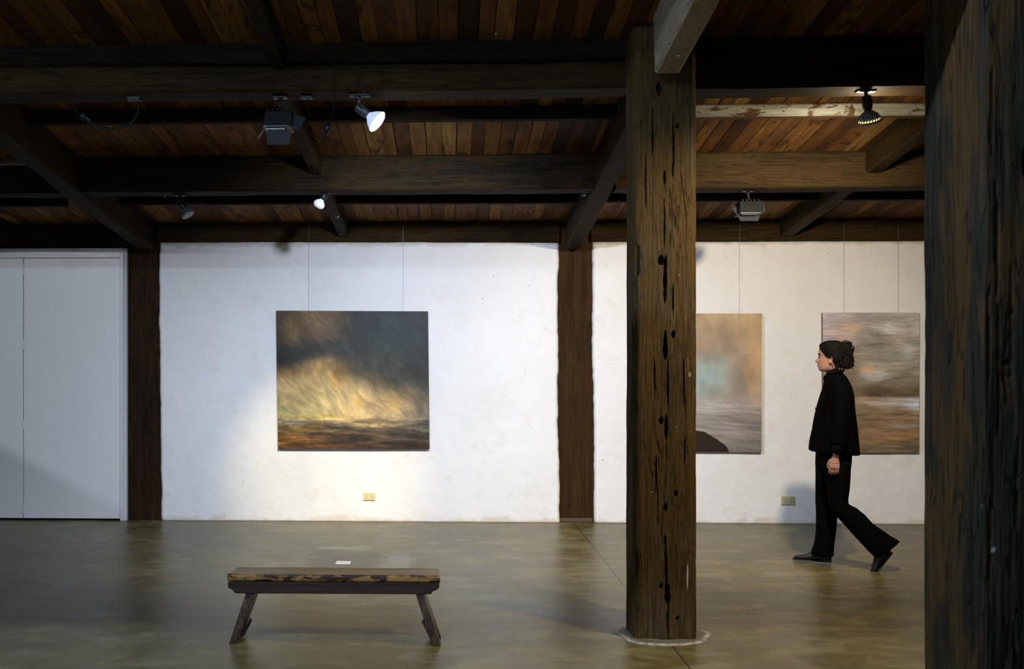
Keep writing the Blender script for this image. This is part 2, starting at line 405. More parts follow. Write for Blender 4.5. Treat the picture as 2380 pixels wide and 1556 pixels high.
# plaster wall: two panels with ragged edges between the timbers
def plaster_panel(mb, px0, px1, pxb0, pxb1, pyt, seed, raggedR=True):
    zt0 = atY(px0, pyt, WY)[2]; A = atY(px0, 900, WY)[0]; B = atY(px1, 900, WY)[0]
    nx, nz = int((B-A)/.012), int(zt0/.012)
    u, w = np.meshgrid(np.linspace(0, 1, nx+1), np.linspace(0, 1, nz+1))
    z = w*zt0
    L = A + (atY(pxb0, 900, WY)[0]-A)*(1-w) + .020*fbm(z*1.7, 3.1, seed, seed, 4) + .006*fbm(z*14, 1, seed, seed+2, 3)
    R = B + (atY(pxb1, 900, WY)[0]-B)*(1-w) + .026*fbm(z*2.3, 8.1, seed, seed+5, 4) + .007*fbm(z*14, 5, seed, seed+6, 3)
    x = L+(R-L)*u
    z = z + w*(.006*fbm(x*2.2, 0, seed, seed+9, 3)+.006*fbm(x*16, 0, seed, seed+11, 3))
    y = WY + .010*fbm(x*1.2, z*1.2, seed, seed+3, 4) + .0035*fbm(x*9, z*9, 0, seed+4, 3)
    ed = np.minimum(np.minimum(x-L, R-x), (zt0+.0)-w*zt0)      # rounded arrises
    y = y + .028*np.clip(1-ed/.030, 0, 1)**2
    front = np.stack([x, y, z], -1).reshape(-1, 3)
    Fc = grid(nx, nz); n = nx+1; V = front.tolist(); b = len(V)
    loop = [i for i in range(n)] + [j*n+nx for j in range(1, nz+1)] + [nz*n+i for i in range(nx-1, -1, -1)] + [j*n for j in range(nz-1, 0, -1)]
    for i in loop: V.append([V[i][0], WY+.22, V[i][2]])
    m = len(loop)
    Fc = Fc + [(loop[k], b+k, b+(k+1) % m, loop[(k+1) % m]) for k in range(m)]
    mb.add(V, Fc)
pw = MB()
plaster_panel(pw, 369, 1298, 373, 1300, 562, 3)
plaster_panel(pw, 1377, 2750, 1381, 2750, 561, 8)
wb = pw.build('wall_back', M['plaster'], smooth=True, kind='structure')
MB().box((XL, WY+.24, 0), (XR, WY+.4, 3.3)).build('wall_backing', M['void'], kind='structure')
MB().box((XL-.15, YB, 0), (XL, WY+.4, 4.6)).build('wall_left', M['plain_wall'], kind='structure')
MB().box((XR, YB, 0), (XR+.15, WY+.4, 4.6)).build('wall_right', M['plain_wall'], kind='structure')
w = MB(); w.box((XL, YB-.15, 0), (XR, YB, .8)); w.box((XL, YB-.15, 3.2), (XR, YB, 4.6)); w.box((XL, YB-.15, .8), (-3.8, YB, 3.2)); w.box((1.8, YB-.15, .8), (XR, YB, 3.2))
w.build('wall_front', M['plain_wall'], kind='structure')
wf = MB()
for x in (-3.8, -2.4, -1.0, .4, 1.76): wf.box((x, YB-.12, .8), (x+.04, YB-.06, 3.2))
wf.build('window_1', M['door_frame'], kind='structure')

# boarded ceiling: one mesh, boards run down the slope towards the wall
def ceiling():
    rng = random.Random(5); V = []; Fc = []; col = []
    x = XL
    cuts = [5.9, 6.85, 7.83, 8.8]
    while x < XR:
        w = .104*rng.uniform(.86, 1.14); g = .004
        ys = [YB, 1.7, 3.7]+[c+rng.uniform(-.03, .03) for c in cuts if rng.random() < .55]+[WY+.05]
        for a, b in zip(ys[:-1], ys[1:]):
            dz = rng.uniform(-.004, .004); t = .028
            x0, x1 = x+g/2, x+w-g/2; j = [rng.uniform(-.0025, .0025) for _ in range(4)]
            P = [(x0+j[0], a, zc(a)+dz), (x1+j[1], a, zc(a)+dz), (x1+j[2], b-.002, zc(b)+dz), (x0+j[3], b-.002, zc(b)+dz)]
            k = len(V); V += P + [(p[0], p[1], p[2]+t) for p in P]
            Fc += [(k, k+3, k+2, k+1), (k+4, k+5, k+6, k+7), (k, k+1, k+5, k+4), (k+1, k+2, k+6, k+5), (k+2, k+3, k+7, k+6), (k+3, k, k+4, k+7)]
            r = rng.betavariate(1.7, 1.7); col += [(r, rng.random(), 0, 1)]*6
        x += w
    k = len(V); V += [(XL, YB, zc(YB)+.05), (XR, YB, zc(YB)+.05), (XR, WY+.4, zc(WY+.4)+.05), (XL, WY+.4, zc(WY+.4)+.05)]; Fc.append((k, k+3, k+2, k+1)); col.append((0, 0, 0, 1))
    o = obj('ceiling', V, Fc, M['boards'], kind='structure')
    at = o.data.attributes.new('plank', 'FLOAT_COLOR', 'FACE'); at.data.foreach_set('color', np.array(col, float).ravel())
ceiling()

# ------------------------------------------------------------------ timbers
def timber(name, p0, p1, up, w, h, mat, seed=0, rough=.006, step=.03, corner=.012, square_end=True, parent=None, **k):
    """hand-hewn beam: p0,p1 = centres of the two ends; w = breadth across, h = depth along 'up'"""
    p0, p1, up = np.array(p0, float), np.array(p1, float), np.array(up, float)
    d = p1-p0; Ln = np.linalg.norm(d); d /= Ln
    up = up-d*np.dot(up, d); up /= np.linalg.norm(up); sd = np.cross(d, up)
    m = max(8, int(Ln/step)); c = corner; pr = []
    def side(a, b, n):
        for i in range(n): pr.append([a[0]+(b[0]-a[0])*i/n, a[1]+(b[1]-a[1])*i/n])
    W, H = w/2, h/2; nu, nv = max(4, int(w/.025)), max(4, int(h/.025))
    side((-W+c, -H), (W-c, -H), nu); side((W-c, -H), (W, -H+c), 2); side((W, -H+c), (W, H-c), nv); side((W, H-c), (W-c, H), 2)
    side((W-c, H), (-W+c, H), nu); side((-W+c, H), (-W, H-c), 2); side((-W, H-c), (-W, -H+c), nv); side((-W, -H+c), (-W+c, -H), 2)
    pr = np.array(pr); n = len(pr)
    s = np.linspace(0, Ln, m+1)
    S, U = np.meshgrid(s, pr[:, 0], indexing='ij'); _, Q = np.meshgrid(s, pr[:, 1], indexing='ij')
    k1 = fbm(S*1.1, U*3, Q*3, seed, 3)*rough + fbm(S*7, U*22, Q*22, seed+3, 3)*rough*.5
    edge = np.clip(np.abs(U)/W+np.abs(Q)/H-1.25, 0, 1)
    chip = np.clip(fbm(S*2.6, np.sign(U)*5, np.sign(Q)*5, seed+7, 4)-.05, 0, 1)*edge*rough*3.2
    bend = fbm(S*.45, 0, 0, seed+9, 2)*rough*1.2
    rad = np.sqrt(U**2+Q**2)+1e-6
    U2 = U*(1+(k1-chip)/rad); Q2 = Q*(1+(k1-chip)/rad)+bend
    V = p0+S[..., None]*d+U2[..., None]*sd+Q2[..., None]*up
    V = V.reshape(-1, 3)
    Fc = [(i*n+j, (i+1)*n+j, (i+1)*n+(j+1) % n, i*n+(j+1) % n) for i in range(m) for j in range(n)]
    Fc += [tuple(range(n)), tuple(m*n+j for j in range(n))[::-1]]
    return obj(name, V, Fc, mat, parent, smooth=False, **k)
def xbeam(name, px0, px1, pyt, pyb, Y, depth, mat, seed, label, group=None, x0=None, x1=None, rough=.006, cat='beam', tilt=0.0, **k):
    """beam across the room whose front face stands at Y, traced by its two ends"""
    a = atY(px0, pyb[0], Y); b = atY(px1, pyb[1], Y); at = atY(px0, pyt[0], Y); bt = atY(px1, pyt[1], Y)
    h = ((at[2]-a[2])+(bt[2]-b[2]))/2
    pa = np.array([a[0] if x0 is None else x0, Y+depth/2, (a[2]+at[2])/2]); pb = np.array([b[0] if x1 is None else x1, Y+depth/2, (b[2]+bt[2])/2])
    if x0 is not None or x1 is not None: pb[2] = pa[2] = (pa[2]+pb[2])/2
    return timber(name, pa, pb, (0, 0, 1), depth, h, mat, seed, rough, label=label, cat=cat, group=group, **k)
YA, YBt, YC, YD = 5.73, 6.75, 7.73, 8.70
X_PR = -3.0; X_PC = 1.175; X_SL = -1.02; X_SR = 3.22
pa = (.96, 1.345)
# A: heavy purlin by the post, left part is two timbers stacked
xbeam('beam', -120, 1466, (98, 84), (154, 138), YA+.02, .20, M['dark_x'], 11, 'upper of two stacked dark beams running left from the big post', x0=XL)
xbeam('beam', -120, 1462, (156, 140), (217, 208), YA, .22, M['brown_x'], 12, 'lower of two stacked beams running left from the big post', x0=XL)
xbeam('beam', 1600, 2200, (86, 84), (203, 203), YA, .22, M['dark_x'], 13, 'thick dark beam above the lamp between the two big posts', x1=XR)
timber('light_blocker_1', (XL, 3.32, 2.93), (XR, 3.32, 2.93), (0, 0, 1), .22, .26, M['dark_x'], 10, .006, kind='structure')  # unseen beam added to cut off the cool strip across the floor
# B
xbeam('batten', 0, 1450, (252, 240), (286, 276), YBt, .09, M['dark_x'], 14, 'thin dark ceiling batten behind the burning white lamp', cat='batten', x0=XL, x1=1.3, rough=.003)
xbeam('batten', 1600, 2200, (246, 233), (273, 266), YBt, .09, M['white_beam'], 15, 'ceiling batten with flaking white paint on its face', cat='batten', x1=XR, rough=.003)
# C
xbeam('beam', 152, 1386, (364, 356), (446, 440), YC, .22, M['dark_x'], 16, 'long dark beam in mid ceiling left of the big post')
xbeam('beam', -60, 140, (385, 385), (452, 450), YC, .22, M['dark_x'], 17, 'short dark beam at far left beyond the sloping rafter', x0=XL)
xbeam('beam', 1432, 2300, (354, 350), (440, 434), YC, .22, M['brown_x'], 18, 'brown notched beam right of the big post above the dark spotlight', x1=XR)
# D
xbeam('batten', 256, 1368, (440, 440), (476, 470), YD, .09, M['dark_x'], 19, 'thin dark batten close to the wall left of the big post', cat='batten', rough=.003)
xbeam('batten', 1395, 2200, (438, 436), (467, 465), YD, .09, M['dark_x'], 20, 'thin dark batten close to the wall right of the big post', cat='batten', x1=XR, rough=.003)
xbeam('batten', -60, 150, (452, 452), (480, 480), YD, .09, M['dark_x'], 21, 'thin dark batten at far left above the white doors', cat='batten', x0=XL, rough=.003)
# wall plates
xbeam('wall_plate', 366, 1300, (514, 512), (563, 564), WY-.03, .20, M['brown_x'], 22, 'brown wall plate above the plaster behind the large storm painting', cat='beam')
xbeam('wall_plate', 1374, 2300, (510, 505), (562, 558), WY-.03, .20, M['brown_x'], 23, 'brown wall plate above the plaster at right of the wall post', cat='beam', x1=XR)
xbeam('wall_plate', -200, 292, (516, 516), (577, 577), WY-.01, .16, M['brown_x'], 24, 'brown timber lintel directly above the white double doors', cat='beam', x0=XL)
# sloping rafters
def rafter(name, x, w, dep, Y0, Y1, mat, seed, label, rough=.006, zoff=0.0, **k):
    up = np.array([0, SL, 1.0])
    p0 = (x, Y0, zc(Y0)-dep/2-.004+zoff); p1 = (x, Y1, zc(Y1)-dep/2-.004+zoff)
    return timber(name, p0, p1, up, w, dep, mat, seed, rough, label=label, cat='rafter', **k)
rafter('rafter', X_PR, .145, .30, 5.9, WY-.06, M['brown_y'], 31, 'heavy rafter sloping down to the wall post beside the white doors', rough=.012)
rafter('rafter', X_PC, .145, .29, 5.9, WY-.06, M['brown_y'], 32, 'heavy rafter sloping down behind the big post to the wall post', rough=.009)
rafter('rafter', X_PC-.012, .135, .335, -.5, 5.44, M['pale_y'], 33, 'pale sawn rafter butting into the top of the big post', rough=.007)
rafter('rafter', X_SL+.02, .085, .165, 2.0, YA+.01, M['brown_y'], 34, 'small rafter at top ending on the stacked beams', rough=.004)
rafter('rafter', X_SL-.04, .095, .15, YA+.24, YC+.03, M['brown_y'], 35, 'small rafter between the stacked beams and the middle beam', rough=.004)
rafter('rafter', X_SL-.04, .100, .15, YC+.2, WY-.01, M['brown_y'], 36, 'small rafter end beside the hook above the storm painting', rough=.004)
rafter('rafter', X_SR, .12, .17, YC+.2, WY-.04, M['brown_y'], 37, 'small rafter sloping to the wall above the walking woman', rough=.004)
rafter('rafter', X_SR, .12, .17, YA+.2, YC+.03, M['brown_y'], 38, 'small rafter behind the lamp with the golden rim', rough=.004)
rafter('rafter', X_SR, .12, .17, 2.0, YA+.01, M['brown_y'], 39, 'small rafter above the thick dark beam at top right', rough=.004)

# posts in the wall
def wpost(px0, px1, pyt, seed, mat, label, Y=WY+.035, pyb=None):
    a = atY(px0, 900, Y); b = atY(px1, 900, Y); top = atY(px0, pyt, Y)[2]
    return timber('wall_post', ((a[0]+b[0])/2, Y+.1, 0), ((a[0]+b[0])/2, Y+.1, top), (0, 1, 0), b[0]-a[0], .2, mat, seed, .004, label=label, cat='post')
wpost(284, 384, 512, 41, M['wall_post_dark'], 'dark brown post in the wall beside the white double doors')
wpost(1285, 1392, 512, 42, M['wall_post'], 'reddish brown post in the wall between two plaster panels')
# stone threshold under the centre wall post
a = atY(1302, 900, WY)[0]; b = atY(1378, 900, WY)[0]
bevel(MB().box((a, WY+.006, 0), (b, WY+.033, .042)).build('post_footing', plain('footing_stone', (.085, .055, .026), .8), label='low brown mortar footing under the reddish wall post', cat='footing'), .01)

# the big weathered post, face carved with checks and holes
def crack_post(name, x0, x1, Yf, Yb, ztop, mat, seed, holes, furrow, label, res_front, res_side, rad=.03, marks=(), zmark=None):
    W, D = x1-x0, Yb-Yf; prof = []
    def seg(p, q, n):
        for i in range(n): prof.append((p[0]+(q[0]-p[0])*i/n, p[1]+(q[1]-p[1])*i/n))
    def arc(c, a0, n):
        for i in range(n):
            t = math.radians(a0+90*i/n); prof.append((c[0]+rad*math.cos(t), c[1]+rad*math.sin(t)))
    nf, nsd = int(W/res_front), int(D/res_side)
    seg((x0+rad, Yf), (x1-rad, Yf), nf); arc((x1-rad, Yf+rad), -90, 6); seg((x1, Yf+rad), (x1, Yb-rad), nsd); arc((x1-rad, Yb-rad), 0, 4)
    seg((x1-rad, Yb), (x0+rad, Yb), 8); arc((x0+rad, Yb-rad), 90, 4); seg((x0, Yb-rad), (x0, Yf+rad), nsd); arc((x0+rad, Yf+rad), 180, 6)
    P = np.array(prof); n = len(P); nz = int(ztop/(res_front*1.9)); z = np.linspace(0, ztop, nz+1)
    t = np.roll(P, -1, 0)-np.roll(P, 1, 0); t /= np.linalg.norm(t, axis=1)[:, None]; N = np.stack([t[:, 1], -t[:, 0]], 1)   # outward
    cx, cy = (x0+x1)/2, (Yf+Yb)/2
    sgn = np.sign(((P-[cx, cy])*N).sum(1)); N = N*sgn[:, None]
    X = np.broadcast_to(P[:, 0], (nz+1, n)); Y = np.broadcast_to(P[:, 1], (nz+1, n)); Z = np.broadcast_to(z[:, None], (nz+1, n))
    low = .006*fbm(X*4, Y*4, Z*1.0, seed, 3)
    warp = .018*fbm(X*3, Y*3, Z*1.7, seed+1, 3)
    s1 = fbm((X+warp)*34, (Y+warp)*34, Z*1.5, seed+2, 3); s2 = fbm((X+warp)*95, (Y+warp)*95, Z*3.2, seed+3, 2)
    ridge = np.clip(1-np.abs(s1)/.075, 0, 1)*np.clip(fbm(X*7, Y*7, Z*1.3, seed+4, 2)+.35, 0, 1)
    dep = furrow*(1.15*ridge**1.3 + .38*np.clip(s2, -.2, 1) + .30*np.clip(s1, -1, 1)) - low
    front = np.clip((Yf+rad*1.1-Y)/(rad*.6), 0, 1)
    for (hx, hz, rx, rz, hd) in holes:
        wx = hx + .0035*fbm(Z*9, hx*31, 0, seed+6, 3)+.010*fbm(Z*1.8, hx*7, 0, seed+6, 2)*(1 if rz > .06 else 0)
        q = np.abs((X-wx)/(rx*(1+.55*fbm(Z*38, hx*9, 1, seed+12, 3))))**2+np.abs((Z-hz)/rz)**1.6+.25*fbm(X*120, Z*60, hx, seed+13, 2)
        dep = dep + front*hd*np.clip(1.35*(1-q), 0, 1)**.7
    edgeL = np.clip(1-np.abs(Y-Yf)/.1, 0, 1)
    dep = dep + furrow*1.2*edgeL*np.clip(fbm(Z*1.9, X*2, 3, seed+8, 4), 0, 1)*np.clip(np.abs(X-cx)/(W/2)*4-3, 0, 1)
    Xn = X-N[:, 0]*dep; Yn = Y-N[:, 1]*dep
    V = np.stack([Xn, Yn, Z], -1).reshape(-1, 3)
    Fc = [(i*n+j, i*n+(j+1) % n, (i+1)*n+(j+1) % n, (i+1)*n+j) for i in range(nz) for j in range(n)]
    Fc += [tuple(range(n))[::-1], tuple(nz*n+j for j in range(n))]
    o = obj(name, V, Fc, mat, smooth=True, label=label, cat='post')
    mk = np.zeros_like(X)
    for (mx, mz, rx, rz, k) in marks:
        mk = np.maximum(mk, front*k*np.clip(1.6-1.6*(np.abs((X-mx)/rx)**2+np.abs((Z-mz)/rz)**2), 0, 1))
    dv = o.data.attributes.new('cavity_depth', 'FLOAT', 'POINT'); dv.data.foreach_set('value', np.clip((dep+low-furrow*.35)/(furrow*.9), 0, 1).ravel())
    if marks is not None:
        at = o.data.attributes.new('mark', 'FLOAT', 'POINT'); at.data.foreach_set('value', np.clip(mk, 0, 1).ravel())
    return o
YP = float(atfloor(1540, 1491)[1])
hl = [(1531,205,6,17,.06),(1575,292,4,6,.04),(1564,395,3,15,.05),(1545,412,3.5,15,.05),(1536,606,7,12,.05),(1547,640,4,50,.06),(1546,685,3,24,.04),(1545,805,5.5,36,.06),
      (1565,778,5,8,.05),(1537,979,5,9,.05),(1548,995,3.5,30,.05),(1572,1148,5,7,.05),(1547,1181,4,9,.05),(1545,1258,2.5,12,.04),(1550,1312,3,60,.05),(1537,1362,4,6,.05),
      (1552,1382,6,26,.06),(1554,1445,2.4,50,.04),(1574,1438,4,5,.04),(1468,768,3,10,.02),(1520,300,2.4,55,.03),(1567,340,2.2,80,.03),(1545,520,2,60,.03),(1480,610,2,45,.025),
      (1500,420,2,70,.02),(1552,890,2,60,.03),(1589,890,2,60,.02),(1566,700,2,42,.03),(1524,1100,2,45,.025),(1590,1050,1.8,30,.02),(1520,880,1.8,45,.02),(1480,1310,1.8,40,.02)]
holes = []
for (hx, hy, rx, ry, hd) in hl:
    p = atY(hx, hy, YP); s = YP/F; holes.append((p[0], p[2], rx*s, ry*s, hd))
chalk = []
for (mx, my, rx, ry, k) in [(1598,1342,2.2,34,.9),(1602,871,1.6,7,.5),(1614,914,1.6,3,.6),(1477,793,1.6,2,.6),(1614,804,1.3,2,.5),(1573,992,1.6,1.6,.6),(1516,1145,1.8,1.5,.7),(1479,825,1.3,1.3,.6),(1475,1000,1.3,1.3,.6),(1578,640,1.2,1.2,.5)]:
    p = atY(mx, my, YP); s = YP/F; chalk.append((p[0], p[2], rx*s, ry*s, k))
xa, xb = atY(1458, 900, YP+.20)[0], atY(1622, 900, YP)[0]
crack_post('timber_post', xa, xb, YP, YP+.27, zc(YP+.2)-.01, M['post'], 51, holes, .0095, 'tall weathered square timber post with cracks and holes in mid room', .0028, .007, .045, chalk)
# foreground post
x_l = atY(2144, 900, 3.62)[0]; x_e = atY(2268, 900, 3.22)[0]
nh = [(x_e+.2*random.Random(i).random()+.02, random.Random(i+50).uniform(.3, 3.0), .005, random.Random(i+9).uniform(.05, .22), .03) for i in range(26)]
nm = []
for (mx, my, s_) in [(2332,940,3),(2322,1167,2.5),(2332,1167,2.5),(2335,1200,3),(2311,1280,4),(2281,1178,3),(2246,280,5),(2204,1032,2.5),(2272,644,2.5)]:
    p = atY(mx, my, 3.22); nm.append((p[0], p[2], s_*3.22/F, s_*3.22/F*.8, .5))
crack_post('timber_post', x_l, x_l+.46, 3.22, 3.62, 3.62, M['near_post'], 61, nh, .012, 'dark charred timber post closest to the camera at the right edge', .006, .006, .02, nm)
# smeared cement collar at the foot of the big post
def collar():
    cx, cy = (xa+xb)/2+.005, YP+.12; V = []; n = 72; m = 12
    for j in range(m+1):
        for i in range(n):
            a = 2*math.pi*i/n; sc = j/m
            rx = .15+(.115+.02*math.sin(3*a+.5)+.012*math.sin(7*a))*sc; ry = .12+(.095+.02*math.sin(2*a+1))*sc
            V.append((cx+rx*math.cos(a), cy+ry*math.sin(a)*1.12, .011*(1-sc**3)+.0012*math.sin(a*19+j)*(1-sc)+.0008))
    Fc = [(j*n+i, (j+1)*n+i, (j+1)*n+(i+1) % n, j*n+(i+1) % n) for j in range(m) for i in range(n)]
    t = NT('smeared_cement'); c = t.coord('Object', (1, 1, 1))
    g = t.noise(c, 26, 5, .65, 1.2); a = t.n('ShaderNodeAttribute', attribute_name='rim')
    k = t.math('MULTIPLY', a.outputs['Fac'], t.smooth(g, .30, .62))
    mat = t.done(t.mix(k, (.11, .098, .075), (.52, .50, .48)), .6, t.bump(g, .4, .004))
    o = obj('cement_collar', V, Fc, mat, smooth=True, label='thin pale ring of smeared cement round the foot of the big post', cat='collar')
    o.visible_shadow = True
    rim = []
    for j in range(m+1):
        for i in range(n):
            s_ = j/m; rim.append(max(0, 1-abs(s_-.86)/.20)+.5*max(0, 1-abs(s_-.15)/.12)*(1 if (i*7) % 11 < 6 else .3))
    at = o.data.attributes.new('rim', 'FLOAT', 'POINT'); at.data.foreach_set('value', rim)
collar()

# ------------------------------------------------------------------ white double doors at the left
def doors():
    Y = WY-.03; e = empty('door_1', atY(140, 1205, Y)*np.array([1, 1, 0]), kind='structure')
    xR = atY(287.5, 900, Y)[0]; zt = atY(140, 578, Y)[2]; xs = atY(54.5, 900, Y)[0]; xi = atY(280, 900, Y)[0]; z1 = atY(140, 600, Y)[2]; zb = .020
    xL = xs-(xi-xs); fw = xR-xi
    f = MB(); f.box((xi, Y-.014, 0), (xR, Y+.08, zt)); f.box((xL-.03, Y-.014, z1), (xi, Y+.08, zt)); f.box((xL-.03-fw, Y-.014, 0), (xL-.03, Y+.08, zt))
    bevel(f.build('door_frame', M['door_frame'], e), .003)
    f = MB(); f.box((xL-.03, Y-.026, zt-.028), (xR, Y-.014, zt-.001)); bevel(f.build('top_moulding', M['door_frame'], e), .003)
    f = MB(); f.prism([(xR+.001, Y-.0), (xR+.022, Y+.02), (xR+.022, Y+.09), (xR+.001, Y+.09)], 2, 0, zt); f.build('edge_strip', M['door_frame'], e)
    for a, b in ((xs+.0035, xi-.002), (xL, xs-.0035)):
        bevel(MB().box((a, Y, zb), (b, Y+.036, z1-.004)).build('door_leaf', M['door'], e), .0015)
    for py in (627, 802, 988, 1184):
        z = atY(54, py, Y)[2]; h = MB().tube([(xs, Y-.0035, z-.048), (xs, Y-.0035, z+.048)], .0052, 8); h.box((xs-.010, Y-.003, z-.046), (xs+.010, Y+.001, z+.046))
        h.build('hinge', M['door_frame'], e)
    MB().box((xL-.1, WY+.08, 0), (xR+.02, WY+.12, zt)).build('cupboard_back', M['void'], e)
    # plain wall further left
    MB().box((XL, WY-.02, 0), (xL-.06-fw, WY+.2, zt+.02)).build('wall_back', M['plaster'], kind='structure')
doors()

_A = atY(0, 1040, WY-.03); _B = atY(290, 1190, WY-.03); _d = _B-_A; _q = [_P0+.06*(_A-_d*1.6-_P0), _P0+.06*(_B+_d*1.6-_P0)]
_q = _q+[_q[1]+np.array([0, -.05, -.14]), _q[0]+np.array([0, -.05, -.14])]
MB().add([*_q, *[v+np.array([0, .002, -.001]) for v in _q]], [(0, 1, 2, 3), (7, 6, 5, 4), (0, 4, 5, 1), (1, 5, 6, 2), (2, 6, 7, 3), (3, 7, 4, 0)]).build('light_blocker_2', M['black_metal'], kind='structure')  # unseen flap added to cast the slanting shade across the doors
# ------------------------------------------------------------------ paintings
def rbf(u, v, pts, base_sig=.12):
    C = np.zeros(u.shape+(3,)); Wt = np.zeros(u.shape)+1e-9
    for p in pts:
        x, y, col = p[0], p[1], p[2]; sx = p[3] if len(p) > 3 else base_sig; sy = p[4] if len(p) > 4 else sx; st = p[5] if len(p) > 5 else 1.0
        wgt = st*np.exp(-.5*(((u-x)/sx)**2+((v-y)/sy)**2)); C += wgt[..., None]*(np.array(col)/255.0)**2.2; Wt += wgt
    return C/Wt[..., None]
def strokes(u, v, ang, fx, fy, seed):
    a = math.radians(ang); p = u*math.cos(a)+v*math.sin(a); q = -u*math.sin(a)+v*math.cos(a)
    return fbm(p*fx, q*fy, 0, seed, 4, .6)
def painting(label, corners, thick, colfn, side, wires, wiretop, nx, ny, group=None):
    Yf = WY-.016-thick; P = [atY(px, py, Yf) for px, py in corners]     # tl, tr, br, bl
    e = empty('painting', ((P[2][0]+P[3][0])/2, Yf+thick, P[3][2]), label=label, cat='painting', group=group)
    u, v = np.meshgrid(np.linspace(0, 1, nx+1), np.linspace(0, 1, ny+1))   # v down
    G = ((1-u)*(1-v))[..., None]*P[0]+(u*(1-v))[..., None]*P[1]+(u*v)[..., None]*P[2]+((1-u)*v)[..., None]*P[3]
    col = colfn(u, v); V = G.reshape(-1, 3).tolist(); n = nx+1
    Fc = [(j*n+i, (j+1)*n+i, (j+1)*n+i+1, j*n+i+1) for j in range(ny) for i in range(nx)]; nf = len(Fc)
    loop = [i for i in range(n)]+[j*n+nx for j in range(1, ny+1)]+[ny*n+i for i in range(nx-1, -1, -1)]+[j*n for j in range(ny-1, 0, -1)]
    b = len(V); m = len(loop)
    for i in loop: V.append([V[i][0], V[i][1]+thick, V[i][2]])
    Fc += [(loop[k], loop[(k+1) % m], b+(k+1) % m, b+k) for k in range(m)]; Fc.append(tuple(b+k for k in range(m)))
    t = NT('oil_paint'); at = t.n('ShaderNodeAttribute', attribute_name='paint'); c = t.coord('Object', (1, 1, 1))
    g = t.noise(c, 180, 3, .6); g2 = t.noise(t.coord('Object', (9, 9, 40)), 6, 4, .6)
    cc = t.mix(1.0, at.outputs['Color'], t.ramp(t.math('MULTIPLY_ADD', g2, .6, t.math('MULTIPLY', g, .4)), [(.3, .84), (.7, 1.0)]), 'MULTIPLY')
    mt = t.done(cc, .5, t.bump(t.math('ADD', g, g2), .12, .002), spec=.3)
    o = obj('canvas', V, Fc, [mt, side], e)
    mi = np.zeros(len(Fc), int); mi[nf:] = 1; o.data.polygons.foreach_set('material_index', mi)
    ca = np.zeros((len(V), 4)); ca[:, 3] = 1; ca[:n*(ny+1), :3] = np.clip(col.reshape(-1, 3), 0, 1); ca[n*(ny+1):, :3] = .03
    A = o.data.attributes.new('paint', 'FLOAT_COLOR', 'POINT'); A.data.foreach_set('color', ca.ravel())
    for wx in wires:
        q = atY(wx, corners[0][1]+2, Yf+.02); z = atY(wx, wiretop, WY-.04)[2]
        MB().tube([(q[0], Yf+.018, q[2]-.01), (q[0]+.001, WY-.038, q[2]+.35*(z-q[2])), (q[0], WY-.037, z)], .0010, 5).build('hanging_wire', M['wire'], e)
    return e
